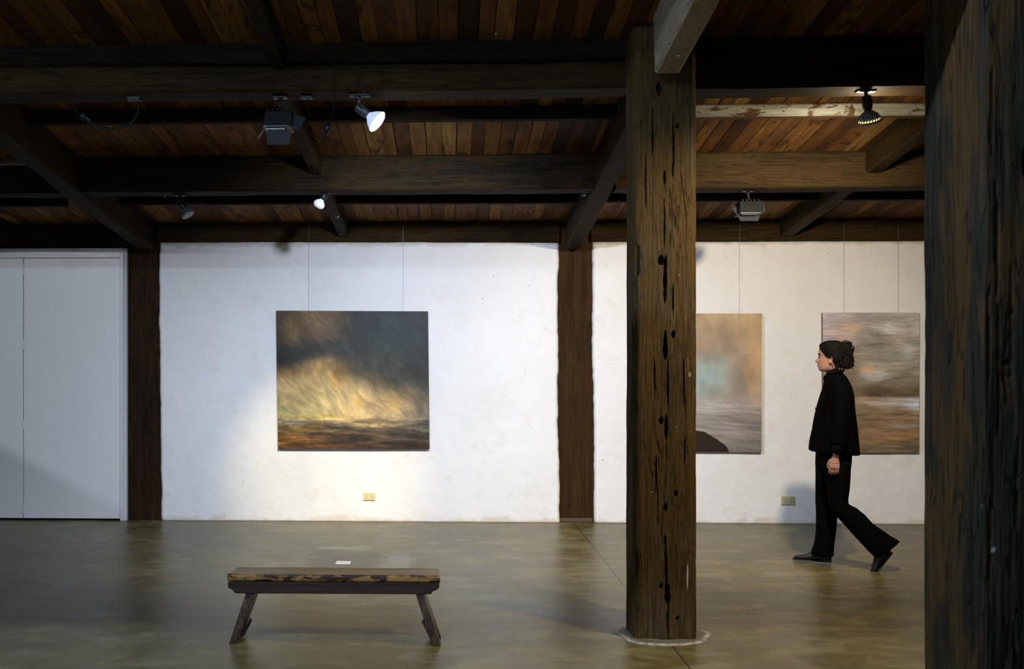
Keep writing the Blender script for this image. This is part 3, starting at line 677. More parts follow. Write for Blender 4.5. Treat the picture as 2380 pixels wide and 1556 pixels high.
def storm(u, v):
    w1 = .045*fbm(u*3, v*3, 0, 71, 4); w2 = .045*fbm(u*3, v*3, 5, 72, 4); U, Vv = u+w1, v+w2
    C = rbf(U, Vv, [(.05,.05,(70,56,38),.1),(.12,.13,(118,95,62),.06,.07),(.25,.05,(110,88,62),.08,.05),(.2,.17,(92,72,50),.1,.04),(.38,.10,(112,92,66),.06,.06),(.30,.16,(98,76,52),.08),(.45,.14,(88,74,54),.05,.07),
        (.05,.30,(34,34,28),.12,.07),(.22,.27,(46,50,48),.12,.05),(.40,.22,(56,56,48),.08),(.1,.34,(32,32,26),.1,.03),(.35,.31,(54,58,56),.12,.04),(.6,.08,(40,44,40),.1),(.75,.12,(44,54,54),.14,.1),(.95,.05,(34,40,34),.1),(.9,.3,(38,46,44),.14,.12),
        (.6,.25,(52,58,54),.1),(.7,.38,(66,68,56),.12,.08),(.55,.34,(60,64,58),.1),(.5,.42,(66,60,44),.06),(.85,.46,(66,64,50),.1,.08),(.97,.5,(42,42,38),.06,.1),(.62,.47,(94,80,56),.08,.06),(.72,.52,(100,86,62),.1,.05),(.9,.58,(80,72,52),.08,.06),
        (.15,.41,(88,70,46),.12,.025),(.33,.39,(110,86,56),.08,.03),(.1,.45,(140,102,50),.08,.02),(.3,.44,(176,140,86),.1,.04),(.2,.50,(170,148,104),.1,.05),(.42,.47,(166,126,70),.04,.04),(.05,.56,(162,140,98),.06,.07),(.17,.6,(170,150,104),.08),(.38,.55,(182,160,112),.08,.06),
        (.41,.50,(190,152,50),.025,.03,1.2),(.55,.56,(160,138,98),.07,.05),(.3,.65,(192,172,118),.12,.06),(.1,.66,(140,130,92),.08,.05),(.55,.66,(188,158,108),.07,.06),(.545,.64,(182,144,44),.02,.035,1.3),(.65,.62,(176,150,106),.08,.05),(.78,.62,(176,146,98),.08,.04),(.78,.68,(182,150,70),.03,.05,.8),
        (.2,.75,(188,168,96),.14,.016,1.3),(.33,.765,(206,178,98),.05,.012,1.4),(.1,.715,(128,136,100),.1,.02),(.5,.73,(190,166,118),.12,.04),(.7,.74,(186,162,120),.1,.05),(.88,.70,(170,142,106),.06,.06),(.96,.68,(112,104,88),.03,.08),(.85,.78,(150,132,104),.08,.03),(.6,.80,(160,136,92),.1,.02),
        (.07,.79,(150,142,122),.08,.015),(.2,.80,(112,100,84),.1,.014),(.4,.81,(120,108,86),.08,.015),(.97,.80,(92,92,80),.06,.05),
        (.1,.85,(104,86,44),.1,.02),(.25,.83,(158,122,48),.04,.015),(.3,.87,(92,78,54),.1,.02),(.5,.87,(74,64,50),.1,.02),(.7,.86,(82,72,58),.12,.02),(.9,.88,(62,50,40),.1,.03),(.1,.93,(110,76,34),.1,.02),(.3,.92,(60,46,38),.1,.015),(.5,.94,(62,46,36),.12,.02),(.75,.92,(92,78,66),.08,.015),(.85,.95,(46,32,26),.1,.02),
        (.1,.98,(92,62,28),.1,.015),(.3,.985,(86,58,30),.1,.015),(.55,.99,(72,52,36),.1,.01),(.9,.99,(48,32,24),.1,.015)])
    sky = np.clip((.80-v)/.06, 0, 1)
    wu, wv = u+.06*fbm(u*4, v*4, 0, 171, 4), v+.06*fbm(u*4, v*4, 0, 172, 4)
    s = strokes(wu, wv, 62, 7, 19, 73); s2 = strokes(wu, wv, 50, 16, 60, 76); sea = strokes(u+.03*fbm(u*5, v*9, 0, 173, 3), v, 0, 9, 46, 74); s3 = fbm(u*55, v*55, 0, 75, 3); cl = fbm(wu*9, wv*9, 0, 77, 5)
    m = np.exp(sky*(.55*s+.35*s2+.10*s3+.60*cl)+(1-sky)*(1.6*sea+.35*s3-.15))
    C = C*m[..., None]
    org = (1-sky)*np.clip(strokes(u, v, 2, 6, 45, 78)-.12, 0, 1)*np.clip(1.1-u*1.1, .15, 1)
    C = C+org[..., None]*np.array([.42, .20, .03])*.9
    return np.clip(C*1.08, 0, 1)
def wave(u, v):
    w1 = .05*fbm(u*3, v*4, 0, 81, 4); w2 = .03*fbm(u*3, v*4, 5, 82, 4); U, Vv = u+w1, v+w2
    C = rbf(U, Vv, [(.1,.1,(180,150,112),.2,.1),(.5,.05,(186,156,114),.2,.06),(.9,.1,(194,158,108),.12,.15),(.45,.12,(150,126,100),.1,.05),(.62,.12,(140,118,98),.05,.06),(.75,.05,(190,158,116),.08),(.4,.2,(172,142,106),.1),(.7,.2,(148,124,100),.12,.04),(.95,.25,(186,148,98),.06,.1),
        (.4,.28,(152,134,114),.15,.05),(.7,.3,(160,140,118),.1,.05),(.9,.4,(186,148,100),.05,.08),(.5,.37,(150,158,148),.1,.05),(.44,.44,(158,186,184),.09,.06,1.2),(.55,.43,(156,172,166),.08,.06),(.3,.46,(150,170,168),.1,.08),(.7,.40,(156,136,112),.08),(.8,.5,(126,112,98),.08,.05),(.95,.55,(178,148,112),.05,.08),
        (.5,.55,(156,156,142),.1,.05),(.68,.57,(152,136,120),.1,.05),(.9,.62,(156,140,122),.1,.03),(.4,.63,(168,160,150),.15,.02),(.6,.67,(176,168,162),.2,.03),(.9,.68,(150,138,128),.15,.02),(.4,.72,(166,158,150),.12,.02),(.7,.74,(132,122,112),.15,.025),(.9,.77,(128,118,108),.12,.02),(.5,.80,(148,140,132),.12,.02),
        (.7,.83,(158,150,142),.12,.02),(.85,.84,(112,106,100),.1,.02),(.65,.90,(140,130,118),.12,.04),(.9,.93,(120,112,104),.1,.03),(.75,.98,(118,112,102),.15,.02),(.9,.88,(146,136,124),.1,.02),(.1,.8,(150,140,130),.15,.1)])
    sea = np.clip((v-.62)/.02, 0, 1); m = 1+(1-sea)*(.14*strokes(u, v, 62, 6, 14, 83)+.25*fbm(u*6, v*9, 0, 183, 5)+.05*fbm(u*40, v*60, 0, 85, 3))+sea*(.50*strokes(u, v, 3, 5, 62, 84)+.08*fbm(u*60, v*80, 0, 86, 2))
    g_ = C.mean(-1, keepdims=True); C = (C*.8+g_*.2)*m[..., None]*1.2
    uu = (u-.34)/.66
    rk = np.interp(uu, [-.6, .02, .12, .22, .30, .36, .42, .47, .5], [.80, .845, .855, .885, .905, .925, .945, .97, 1.01])
    k = np.clip((v-rk-.004*fbm(u*40, 0, 0, 88, 3))/.006, 0, 1)*(uu < .5)
    return C*(1-k[..., None])+k[..., None]*np.array([.024, .015, .008])
def shore(u, v):
    w1 = .06*fbm(u*2.5, v*4, 0, 91, 4); w2 = .02*fbm(u*3, v*6, 5, 92, 4); U, Vv = u+w1, v+w2
    C = rbf(U, Vv, [(.05,.05,(136,126,130),.1,.06),(.2,.04,(130,120,118),.15,.03),(.3,.1,(160,126,100),.06,.02),(.15,.11,(150,124,104),.1,.03),(.05,.2,(134,130,138),.05,.15),(.2,.18,(146,124,112),.1,.04),(.5,.05,(116,110,102),.12,.03),(.8,.04,(128,124,120),.15,.03),(.62,.1,(150,144,138),.1,.02),(.7,.12,(166,160,154),.05,.02),(.9,.12,(140,134,128),.1,.04),
        (.45,.17,(126,116,106),.1,.03),(.8,.2,(124,114,100),.15,.04),(.95,.28,(142,138,134),.06,.06),(.5,.28,(110,104,92),.2,.05),(.4,.32,(156,130,98),.05,.02),(.75,.33,(120,114,100),.15,.04),(.6,.37,(136,128,114),.1,.02),(.47,.40,(162,122,76),.04,.015,1.3),(.85,.40,(118,108,88),.12,.04),(.55,.45,(142,136,128),.08,.02),(.62,.46,(152,148,142),.05,.01),
        (.5,.50,(104,92,70),.15,.02),(.85,.50,(112,102,80),.15,.03),(.5,.56,(80,66,42),.2,.025,1.3),(.85,.57,(84,70,48),.2,.02,1.2),(.5,.63,(142,118,90),.12,.015),(.7,.64,(150,142,142),.1,.015),(.95,.65,(152,156,168),.06,.02,1.2),(.8,.62,(138,124,106),.1,.01),(.55,.70,(108,88,60),.15,.02),(.85,.70,(122,100,72),.12,.02),
        (.5,.76,(100,80,54),.15,.02),(.8,.78,(114,90,58),.15,.03),(.85,.82,(104,98,92),.08,.012),(.5,.86,(104,80,50),.15,.03),(.8,.9,(136,98,50),.1,.025),(.6,.94,(98,78,50),.15,.02),(.95,.95,(84,72,52),.1,.03),(.7,.98,(94,78,54),.15,.02),(.1,.6,(110,92,70),.15,.2),(.1,.9,(104,80,50),.15,.1)])
    m = 1+.34*strokes(u, v, 0, 4, 30, 93)+.25*fbm(u*5, v*9, 0, 96, 5)+(.55*np.clip((v-.6)/.05, 0, 1))*strokes(u, v, 0, 4, 75, 94)+.45*strokes(u, v, 0, 9, 110, 97)+.05*fbm(u*50, v*70, 0, 95, 2)
    g = C.mean(-1, keepdims=True); C = C*.72+g*.28
    return np.clip(C*m[..., None]*2.2, 0, 1)
painting('large square storm painting of dark cloud over golden light on the left plaster', [(642.5, 722.5), (994.5, 724), (998, 1044), (646, 1044)], .036, storm, M['canvas_side'], (718, 937), 522, 240, 220)
painting('tall seascape painting with dark rock, half hidden behind the big post', [(1546, 729), (1771, 729), (1770, 1052), (1546, 1050)], .034, wave, M['canvas_side_pale'], (1597, 1719), 520, 170, 240)
painting('tall grey-brown shore painting on the wall behind the walking woman', [(1912, 727), (2137, 727), (2136, 1052), (1914, 1052)], .034, shore, M['canvas_side_pale'], (1961, 2087), 520, 170, 240)

# ------------------------------------------------------------------ power points
def socket(px, py, w, h, mat, label):
    Y = WY+.004; c = atY(px, py, Y); s = WY/F; W, H = w*s/2, h*s/2
    e = empty('power_outlet', (c[0], WY, c[2]-H), label=label, cat='power outlet', group=None)
    o = MB().box((c[0]-W, WY-.014, c[2]-H), (c[0]+W, WY+.012, c[2]+H)).build('face_plate', mat, e); bevel(o, .003)
    for sx in (-1, 1):
        x = c[0]+sx*W*.47
        b = MB().box((x-.009, WY-.018, c[2]+H*.40), (x+.009, WY-.013, c[2]+H*.72)).build('switch', mat, e); bevel(b, .002)
        g = MB()
        for dx, dz, r in ((-.0075, .0, .25), (.0075, .0, -.25), (0, -.014, 0)):
            zz = c[2]-H*.12+dz; g.box((x+dx-.0015, WY-.0146, zz-.005), (x+dx+.0015, WY-.0138, zz+.005))
        g.build('pin_slots', M['slot'], e)
socket(858.5, 1154, 27, 18, M['ivory'], 'ivory double power outlet low on the wall below the storm painting')
socket(1830, 1164, 29, 19, M['stained_ivory'], 'stained yellowish power outlet low on the wall beside the walking woman')

# ------------------------------------------------------------------ bench
def bench():
    Y0 = float(atfloor(560, 1503)[1])+.03; p = lambda x, y, Y=Y0: atY(x, y, Y)
    s = Y0/F; D = .225
    e = empty('bench', (p(776, 1500)[0], Y0+D/2, 0), label='low rustic wooden bench with worn yellow edge standing on the concrete floor', cat='bench')
    xl, xr = p(530, 1345)[0], p(1023, 1345)[0]; zt = p(776, 1337)[2]; z1 = p(776, 1353)[2]; z0 = p(776, 1382)[2]
    # plank
    n = 120; V = []; nn = 0
    prof = [(0, .004), (.010, -.001), (.03, 0), (.08, .001), (.14, 0), (D-.02, 0), (D-.004, -.004), (D, -.012), (D, z1-zt), (.004, z1-zt+.001), (-.003, z1-zt+.010), (-.004, -.010)]
    m = len(prof)
    for i in range(n+1):
        x = xl+(xr-xl)*i/n; k = .0022*float(fbm(x*9, 1, 0, 5, 3)); k2 = .0030*float(fbm(x*14, 4, 0, 6, 3))
        sk = -.010 if i == 0 else (.0 if i == n else 0)
        for (dy, dz) in prof:
            xx = x+(dy*.10 if i == 0 else (-dy*.06 if i == n else 0))
            V.append((xx, Y0-.012+dy+(k2 if dy < .02 else 0), zt+dz+(k if dz > -.02 else 0)))
    Fc = [(i*m+j, i*m+(j+1) % m, (i+1)*m+(j+1) % m, (i+1)*m+j) for i in range(n) for j in range(m)]
    Fc += [tuple(range(m))[::-1], tuple(n*m+j for j in range(m))]
    t = NT('worn_bench_top'); v = t.coord('Object', (1.6, 26, 26)); g = t.noise(v, 1, 6, .65, .5)
    nrm = t.n('ShaderNodeNewGeometry').outputs['Normal']; sx = t.n('ShaderNodeSeparateXYZ'); t.t.links.new(nrm, sx.inputs[0])
    e_ = t.noise(t.coord('Object', (9, 25, 30)), 1, 6, .72, .6)
    top = t.ramp(g, [(.3, (.10, .07, .035)), (.42, (.24, .175, .09)), (.56, (.38, .29, .18)), (.7, (.58, .49, .38))])
    edge = t.mix(t.smooth(e_, .45, .58), (.035, .012, .006), (.36, .205, .07))
    c = t.mix(t.smooth(sx.outputs[2], .35, .8), edge, top)
    obj('seat_plank', V, Fc, t.done(c, t.math('MULTIPLY_ADD', g, .3, .28), t.bump(g, .4, .003), spec=.4), e)
    # apron
    ap = timber_mat('bench_apron_stain', [(.016, .007, .006), (.034, .016, .014), (.060, .032, .028)], 0, rough=.42, streak=40, bump=.25, bdist=.002, spec=.3)
    L = lambda x, y: (p(x, y)[0], p(x, y)[2])
    poly = [L(530, 1353), L(530, 1366), L(536, 1370), L(541, 1372), L(546, 1379), L(549, 1380), L(1002, 1382), L(1006, 1375), L(1014, 1373), L(1021, 1367), L(1021, 1353)]
    for y in (Y0-.006, Y0+D-.055):
        o = MB(); V = []
        for yy in (y, y+.028):
            for (a, b) in poly: V.append((a, yy, min(b, z1-.001)))
        k = len(poly); o.add(V, [tuple(range(k)), tuple(range(k, 2*k))[::-1]]+[((i+1) % k, i, k+i, k+(i+1) % k) for i in range(k)])
        bevel(o.build('apron', ap, e), .003)
    # splayed end boards with a notch cut up between the feet
    lg = timber_mat('bench_leg_stain', [(.010, .006, .005), (.045, .025, .018), (.19, .145, .11)], 2, rough=.3, streak=22, long=7, bump=.6, bdist=.003, patch=(.075, .05, .032), spec=.4)
    for (t0, t1, b0, b1, sgn) in ((L(571, 1380), L(592, 1380), L(531, 1503), L(547, 1503), -1), (L(966, 1382), L(984, 1382), L(1004, 1503), L(1025, 1503), 1)):
        ya, yb = Y0+.006, Y0+D-.035; th0, th1 = t0[0], t1[0]
        ext = (z1-.002-t0[1])/(t0[1]-b0[1])
        def cx(zf, k):      # zf 0 bottom .. 1 top
            return (b0[0]+(t0[0]-b0[0])*zf) if k == 0 else (b1[0]+(t1[0]-b1[0])*zf)
        H = t0[1]
        prof = [(ya, 0), (ya+.055, 0), (ya+.075, .20), ((ya+yb)/2, .55), (yb-.060, .22), (yb-.035, 0), (yb, 0), (yb, 1+ext), (ya, 1+ext)]
        mb = MB(); V = []
        for k in (0, 1):
            for (y, zf) in prof: V.append((cx(zf, k), y+.006*math.sin(zf*9+k), zf*H))
        k = len(prof); mb.add(V, [tuple(range(k))[::-1], tuple(range(k, 2*k))]+[(i, (i+1) % k, k+(i+1) % k, k+i) for i in range(k)])
        bevel(mb.build('leg', lg, e), .005)
        br = MB(); xi = (b1[0] if sgn < 0 else b0[0]); w_ = -sgn
        V = [(xi+w_*.004, yb-.050, .012), (xi+w_*.016, yb-.050, .006), (xi+w_*.062, yb-.050, .098), (xi+w_*.052, yb-.050, .112)]
        V += [(a_[0], yb-.012, a_[2]) for a_ in V]
        br.add(V, [(0, 1, 2, 3), (7, 6, 5, 4), (0, 4, 5, 1), (1, 5, 6, 2), (2, 6, 7, 3), (3, 7, 4, 0)]); bevel(br.build('brace', lg, e), .003)
bench()

# paper card on the floor
q = [atfloor(779, 1312.5), atfloor(813.5, 1313), atfloor(817, 1306.5), atfloor(783, 1306)]
mb = MB(); V = [(a[0], a[1], .0006) for a in q]+[(a[0], a[1], .0022+.001*i) for i, a in enumerate(q)]
mb.add(V, [(0, 3, 2, 1), (4, 5, 6, 7), (0, 1, 5, 4), (1, 2, 6, 5), (2, 3, 7, 6), (3, 0, 4, 7)])
o = mb.build('paper_card', M['paper'], label='small cream paper card lying on the concrete floor behind the bench', cat='card')

# ------------------------------------------------------------------ lamps and cables
def unit(v): v = np.array(v, float); return v/np.linalg.norm(v)
def mount(e, p, w=.10, mat=None, name='mounting_plate'):
    o = MB().box((p[0]-w/2, p[1]-.022, p[2]-.016), (p[0]+w/2, p[1]+.022, p[2]+.006)).build(name, mat or M['black_plastic'], e); bevel(o, .003)
    for dx in (-.3, .32): MB().lathe((p[0]+dx*w, p[1]-.012, p[2]-.015), (0, 0, -1), [(0, .005), (.004, .004)], 8).build('screw', M['steel'], o)
def par_lamp(label, pm, pj, pb, Y, R, kind, dy, group=None, mw=.10):
    """pm: mount px, pj: joint px, pb: centre of the lamp face px; dy: how far the face leans towards the wall"""
    m = atY(*pm, Y); j = atY(*pj, Y); b = atY(*pb, Y)+np.array([0, dy, 0])
    e = empty('spot_lamp', (m[0], Y, m[2]), label=label, cat='spot lamp', group=group)
    mount(e, m, mw)
    MB().tube([(m[0], Y, m[2]-.01), (j[0], Y, j[2])], .010, 10).build('stem', M['black_metal'] if kind != 'lit' else M['dull_steel'], e, smooth=True)
    d = unit(b-j); Ln = np.linalg.norm(b-j); hl_ = Ln-R*1.15
    body = M['black_metal'] if kind != 'lit' else M['dull_steel']
    MB().lathe(j-d*.012, d, [(0, .012), (.006, .024), (.02, .029), (hl_*.6+.012, .029), (hl_+.012, .025), (hl_+.022, .020)], 20).build('lamp_socket', body, e, smooth=True)
    st = j+d*hl_
    if kind == 'bulb':
        o = MB().lathe(st, d, [(0, .016), (.015, .020), (R*.55, R*.74), (R*.95, R*.98), (R*1.2, R), (R*1.5, R*.9), (R*1.72, R*.62), (R*1.8, .001)], 28).build('bulb', M['frost'], e, smooth=True)
    elif kind == 'lit':
        MB().lathe(st, d, [(0, .017), (.012, .022), (R*.5, R*.66), (R*.85, R*.9), (R*1.08, R)], 32).build('reflector_shell', M['lamp_shell'], e, smooth=True)
        MB().lathe(st+d*R*1.08, d, [(0, R), (.006, R*.985), (.014, R*.8), (.018, .001)], 32).build('lamp_face', M['lamp_on'], e, smooth=True)
    else:
        MB().lathe(st, d, [(0, .016), (.014, .022), (R*.42, R*.60), (R*.60, R*.74)], 28).build('lamp_neck', M['fin'] if kind == 'off' else M['fin'], e, smooth=True)
        u = unit(np.cross(d, (0, 0, 1))); v = np.cross(d, u); f = MB(); glow = MB()
        for k in range(24):
            a = 2*math.pi*k/24; w = math.cos(a)*u+math.sin(a)*v
            f.tube([st+d*R*.55+w*R*.70, st+d*R*.95+w*R*.93, st+d*R*1.15+w*R*.98], .0035, 5)
            if kind == 'gold':
                a2 = a+math.pi/24; w2 = math.cos(a2)*u+math.sin(a2)*v; glow.lathe(st+d*R*1.06+w2*R*.90, w2, [(0, .0058), (.003, .0058)], 8)
        f.lathe(st+d*R*1.12, d, [(0, R), (.012, R), (.014, R*.93)], 28); f.build('cooling_fins', M['fin'], e)
        if kind == 'gold': glow.build('glowing_vents', M['gold_glow'], e)
        MB().lathe(st+d*R*.6, d, [(0, R*.66), (R*.45, R*.84), (R*.5, R*.80)], 28).build('lens', M['black_metal'] if kind == 'off' else M['fin'], e, smooth=True)
    return e, b, d
L1, b1, d1 = par_lamp('burning white reflector lamp hanging on wires below the stacked beams', (836, 219), (832, 249), (878, 285), YA+.07, .066, 'lit', -.012, mw=.12)
light('bulb_light', 'SPOT', tuple(b1+d1*.05+np.array([0, .03, 0])), 610, (.74, .82, 1.0), (-.15, WY, .05), .05, cone=114, blend=1.0)
L2, b2, d2 = par_lamp('black spot lamp with golden glowing rim below the thick right beam', (2012, 208), (2014, 226), (2029, 276), YA+.09, .064, 'gold', .05, mw=.11)
light('bulb_light', 'SPOT', tuple(b2+d2*.06), 390, (1.0, .85, .66), (float(b2[0]+.25), WY, .9), .05, cone=104, blend=.8)
light('bulb_glow', 'POINT', tuple(b2+d2*.02+np.array([.03, .10, .02])), 20, (1.0, .82, .56), None, .03)
L3, b3, d3 = par_lamp('unlit black spot lamp with silver cooling fins above the left plaster', (418, 451), (415, 464), (437, 499), YC+.10, .052, 'off', -.01, mw=.085)
L4, b4, d4 = par_lamp('small frosted white bulb in a tilted black holder under the middle beam', (760, 446), (756, 452), (742, 476), YC+.12, .046, 'bulb', -.01, mw=.05)
# chrome track end plate by the burning lamp
a = atY(800, 214, YA+.04); b = atY(853, 223, YA+.10)
o = MB().add([(a[0], YA+.03, a[2]), (b[0], YA+.03, b[2]), (b[0], YA+.12, b[2]), (a[0], YA+.12, a[2]), (a[0], YA+.03, a[2]+.006), (b[0], YA+.03, b[2]+.006), (b[0], YA+.12, b[2]+.006), (a[0], YA+.12, a[2]+.006)], [(0,3,2,1),(4,5,6,7),(0,1,5,4),(1,2,6,5),(2,3,7,6),(3,0,4,7)]).build('lamp_bracket', M['dull_steel'], L1)

def under_rafter(px, py, dep):
    return min(np.linspace(7.9, 9.6, 400), key=lambda Y: abs(atY(px, py, Y)[2]-(zc(Y)-dep)))
def barn_lamp(label, pm, box, flaps, Y, lens=True, s=1.0, tilt=0.0):
    """box: x0,y0,x1,y1 of the housing in the photo"""
    m = atY(*pm, Y); A = atY(box[0], box[1], Y); B = atY(box[2], box[3], Y); cx = (A[0]+B[0])/2; D = (B[0]-A[0])*.8
    e = empty('floodlight', (m[0], Y, m[2]), label=label, cat='floodlight')
    mount(e, m, .075*s+.01)
    w = MB(); w.tube([(m[0], Y, m[2]-.012), (cx, Y, A[2]+.004)], .011*s, 10); w.lathe((m[0], Y, m[2]-.02), (0, 0, -1), [(0, .016*s), (.02, .016*s)], 12); w.build('stem', M['black_metal'], e, smooth=True)
    W = (B[0]-A[0])/2; H = A[2]-B[2]
    hb = MB(); ins = W*.22
    prof = [(cx-W+ins*.4, Y-D*.35, A[2]), (cx+W-ins*.1, Y-D*.35, A[2]), (cx+W-ins*.1, Y+D*.45, A[2]), (cx-W+ins*.4, Y+D*.45, A[2])]
    bot = [(cx-W-ins*.2, Y-D*.55, B[2]), (cx+W-ins*.5, Y-D*.55, B[2]), (cx+W-ins*.5, Y+D*.5, B[2]-.01), (cx-W-ins*.2, Y+D*.5, B[2]-.01)]
    hb.add(prof+bot, [(0, 3, 2, 1)[::-1], (4, 5, 6, 7)[::-1], (0, 1, 5, 4)[::-1], (1, 2, 6, 5)[::-1], (2, 3, 7, 6)[::-1], (3, 0, 4, 7)[::-1]])
    bevel(hb.build('housing', M['black_metal'], e), .006)
    for k in range(5):
        x = cx-W*.7+W*1.3*k/4; MB().box((x-.002, Y-D*.38, A[2]-.001), (x+.002, Y+D*.42, A[2]+.012)).build('cooling_fin', M['black_metal'], e)
    if lens:
        g = MB(); g.box((cx-W*.95, Y-D*.57, B[2]-.004), (cx+W*.68, Y-D*.50, B[2]+.003)); bevel(g.build('lens_rim', M['dull_steel'], e), .002)
    g = MB(); g.box((cx-W*.8, Y-D*.42, B[2]-.012), (cx+W*.45, Y+D*.30, B[2]-.006)); g.build('lens', M['lens'], e)
    for poly, dy in flaps:
        mb = MB(); V = []
        for k, (x, y) in enumerate(poly): V.append(atY(x, y, Y+dy[k]))
        n = len(V); V2 = [v+np.array([.001, .002, .001]) for v in V]
        mb.add(V+V2, [tuple(range(n)), tuple(range(n, 2*n))[::-1]]+[(i, n+i, n+(i+1) % n, (i+1) % n) for i in range(n)])
        mb.build('barn_door_flap', M['flap'], e)
    return e
BL = barn_lamp('black floodlight with open flaps hanging under the stacked beams', (652, 223), (616, 262, 684, 300),
    [([(622, 301), (675, 303), (672, 337), (620, 336)], [-.06, -.06, -.03, -.03]), ([(679, 264), (711, 275), (694, 302), (680, 300)], [.0, .02, -.03, -.05]),
     ([(612, 299), (616, 302), (603, 324), (598, 320)], [-.05, .05, .03, -.05])], YA+.09)
light('bulb_light', 'SPOT', tuple(atY(648, 309, YA+.20)), 470, (1.0, .80, .45), (-1.24, WY, .50), .035, cone=30, blend=.9)
barn_lamp('grey floodlight with side flaps hanging over the right wall', (1738, 441), (1713, 470, 1769, 499),
    [([(1711, 481), (1713, 500), (1702, 486), (1698, 474)], [-.03, -.05, -.02, .03]), ([(1767, 480), (1769, 499), (1779, 490), (1776, 473)], [-.03, -.05, .0, .03]),
     ([(1716, 502), (1766, 502), (1762, 514), (1720, 514)], [-.02, -.02, -.05, -.05])], YC+.12)
# empty mount beside the floodlight, with its thin lead
m = atY(713, 223, YA+.09); e = empty('lamp_mount', tuple(m), label='empty black ceiling mount between the black floodlight and the dangling plug', cat='lamp mount'); mount(e, m, .07)
MB().tube(spline([m+np.array([.005, 0, -.01]), atY(718, 250, YA+.09), atY(714, 290, YA+.1), atY(708, 316, YA+.09), atY(711, 318, YA+.09)]), .0022, 6).build('lead', M['rubber'], e)
# wires of the burning lamp and the dangling plug
Yw = YA-.03
def wire(name, pts, Y, r, label, cat='cable', parent=None, **k):
    P = [atY(p[0], p[1], Y+(p[2] if len(p) > 2 else 0)) for p in pts]
    return MB().tube(spline(P, 7), r, 6).build(name, M['rubber'], parent, smooth=True, **({'label': label, 'cat': cat} if parent is None else {}), **k)
e = empty('dangling_plug', tuple(atY(768, 290, YA)), label='black plug dangling on a thin looped cable left of the burning lamp', cat='plug')
wire('cable', [(768, 288, .02), (775, 255), (776, 225), (774, 190), (778, 160, .0), (782, 140, .0), (795, 129, .0), (806, 138, .0), (811, 160), (822, 172), (832, 183), (828, 205), (826, 220, 0), (832, 240, .03), (841, 255, .05)], Yw, .0028, '', parent=e)
a = atY(765, 287, YA-.01); b = atY(756, 312, YA-.01)
MB().lathe(a, b-a, [(0, .006), (.006, .017), (.03, .021), (.045, .016), (np.linalg.norm(b-a), .012)], 14).build('plug_body', M['black_plastic'], e, smooth=True)
MB().tube(spline([b, atY(752, 320, YA), atY(744, 323, YA+.02), atY(736, 318, YA+.05), atY(729, 310, YA+.08)]), .003, 6).build('tail_lead', M['rubber'], e)
wire('cable', [(828, 214, 0), (832, 190), (842, 155), (844, 143), (856, 133), (878, 134), (876, 145), (880, 160), (888, 172), (893, 182), (886, 198), (878, 215, .02), (871, 228, .03)], Yw, .0026, 'thin black wire looping over the beam above the burning lamp')
# cable with connector at the left
e = empty('power_cable', tuple(atY(316, 230, YA+.03)), label='black power cable with inline connector drooping under the left beam', cat='cable')
m = atY(312, 228, YA+.05); mount(e, m, .075)
wire('lead', [(320, 230, .05), (322, 250, .05), (316, 270, .04), (298, 290, .03), (268, 299, .02), (240, 297, .02), (222, 290, .01), (212, 284, .01)], YA, .0058, '', parent=e)
a = atY(214, 285, YA+.01); b = atY(179, 261, YA+.0)
MB().lathe(a, b-a, [(0, .008), (.02, .016), (.045, .014), (.05, .022), (.075, .022), (.08, .012), (np.linalg.norm(b-a), .007)], 14).build('connector', M['black_plastic'], e, smooth=True)
wire('thin_lead', [(180, 262, .0), (168, 243, 0), (158, 218, -.01), (148, 195, -.01), (140, 178, -.01), (131, 170, -.01), (105, 163, -.01), (60, 152, -.01), (25, 140, -.01), (0, 128, -.01), (-40, 118, -.01)], Yw, .0030, '', parent=e)
# hooks
def hook(px, py, Y, h, label, curl=1):
    s = Y/F; a = atY(px, py, Y); b = atY(px, py+h*.55, Y); r = h*.2*s; pts = [a, b]
    for k in range(1, 9):
        t = math.pi*k/6.2; pts.append(b+np.array([curl*(r-r*math.cos(t)), 0, -r*1.2*math.sin(t)]))
    MB().tube(pts, .0022, 6).build('cup_hook', M['steel'], smooth=True, label=label, cat='hook')
hook(376, 440, YC+.06, 24, 'bright little hook under the middle beam left of the unlit lamp')
hook(780, 494, float(under_rafter(780, 494, .155)), 16, 'small hook under the short rafter above the storm painting')
hook(1354, 446, YC+.08, 14, 'small bright nail hook near the rafter joint by the big post')
hook(1151, 72, 5.62, 10, 'tiny hook in the boards above the stacked beams')
hook(1576, 124, 5.0, 10, 'tiny wire hook under the pale sawn rafter')
hook(1159, 283, 6.72, 10, 'tiny hook under the thin batten behind the burning lamp')

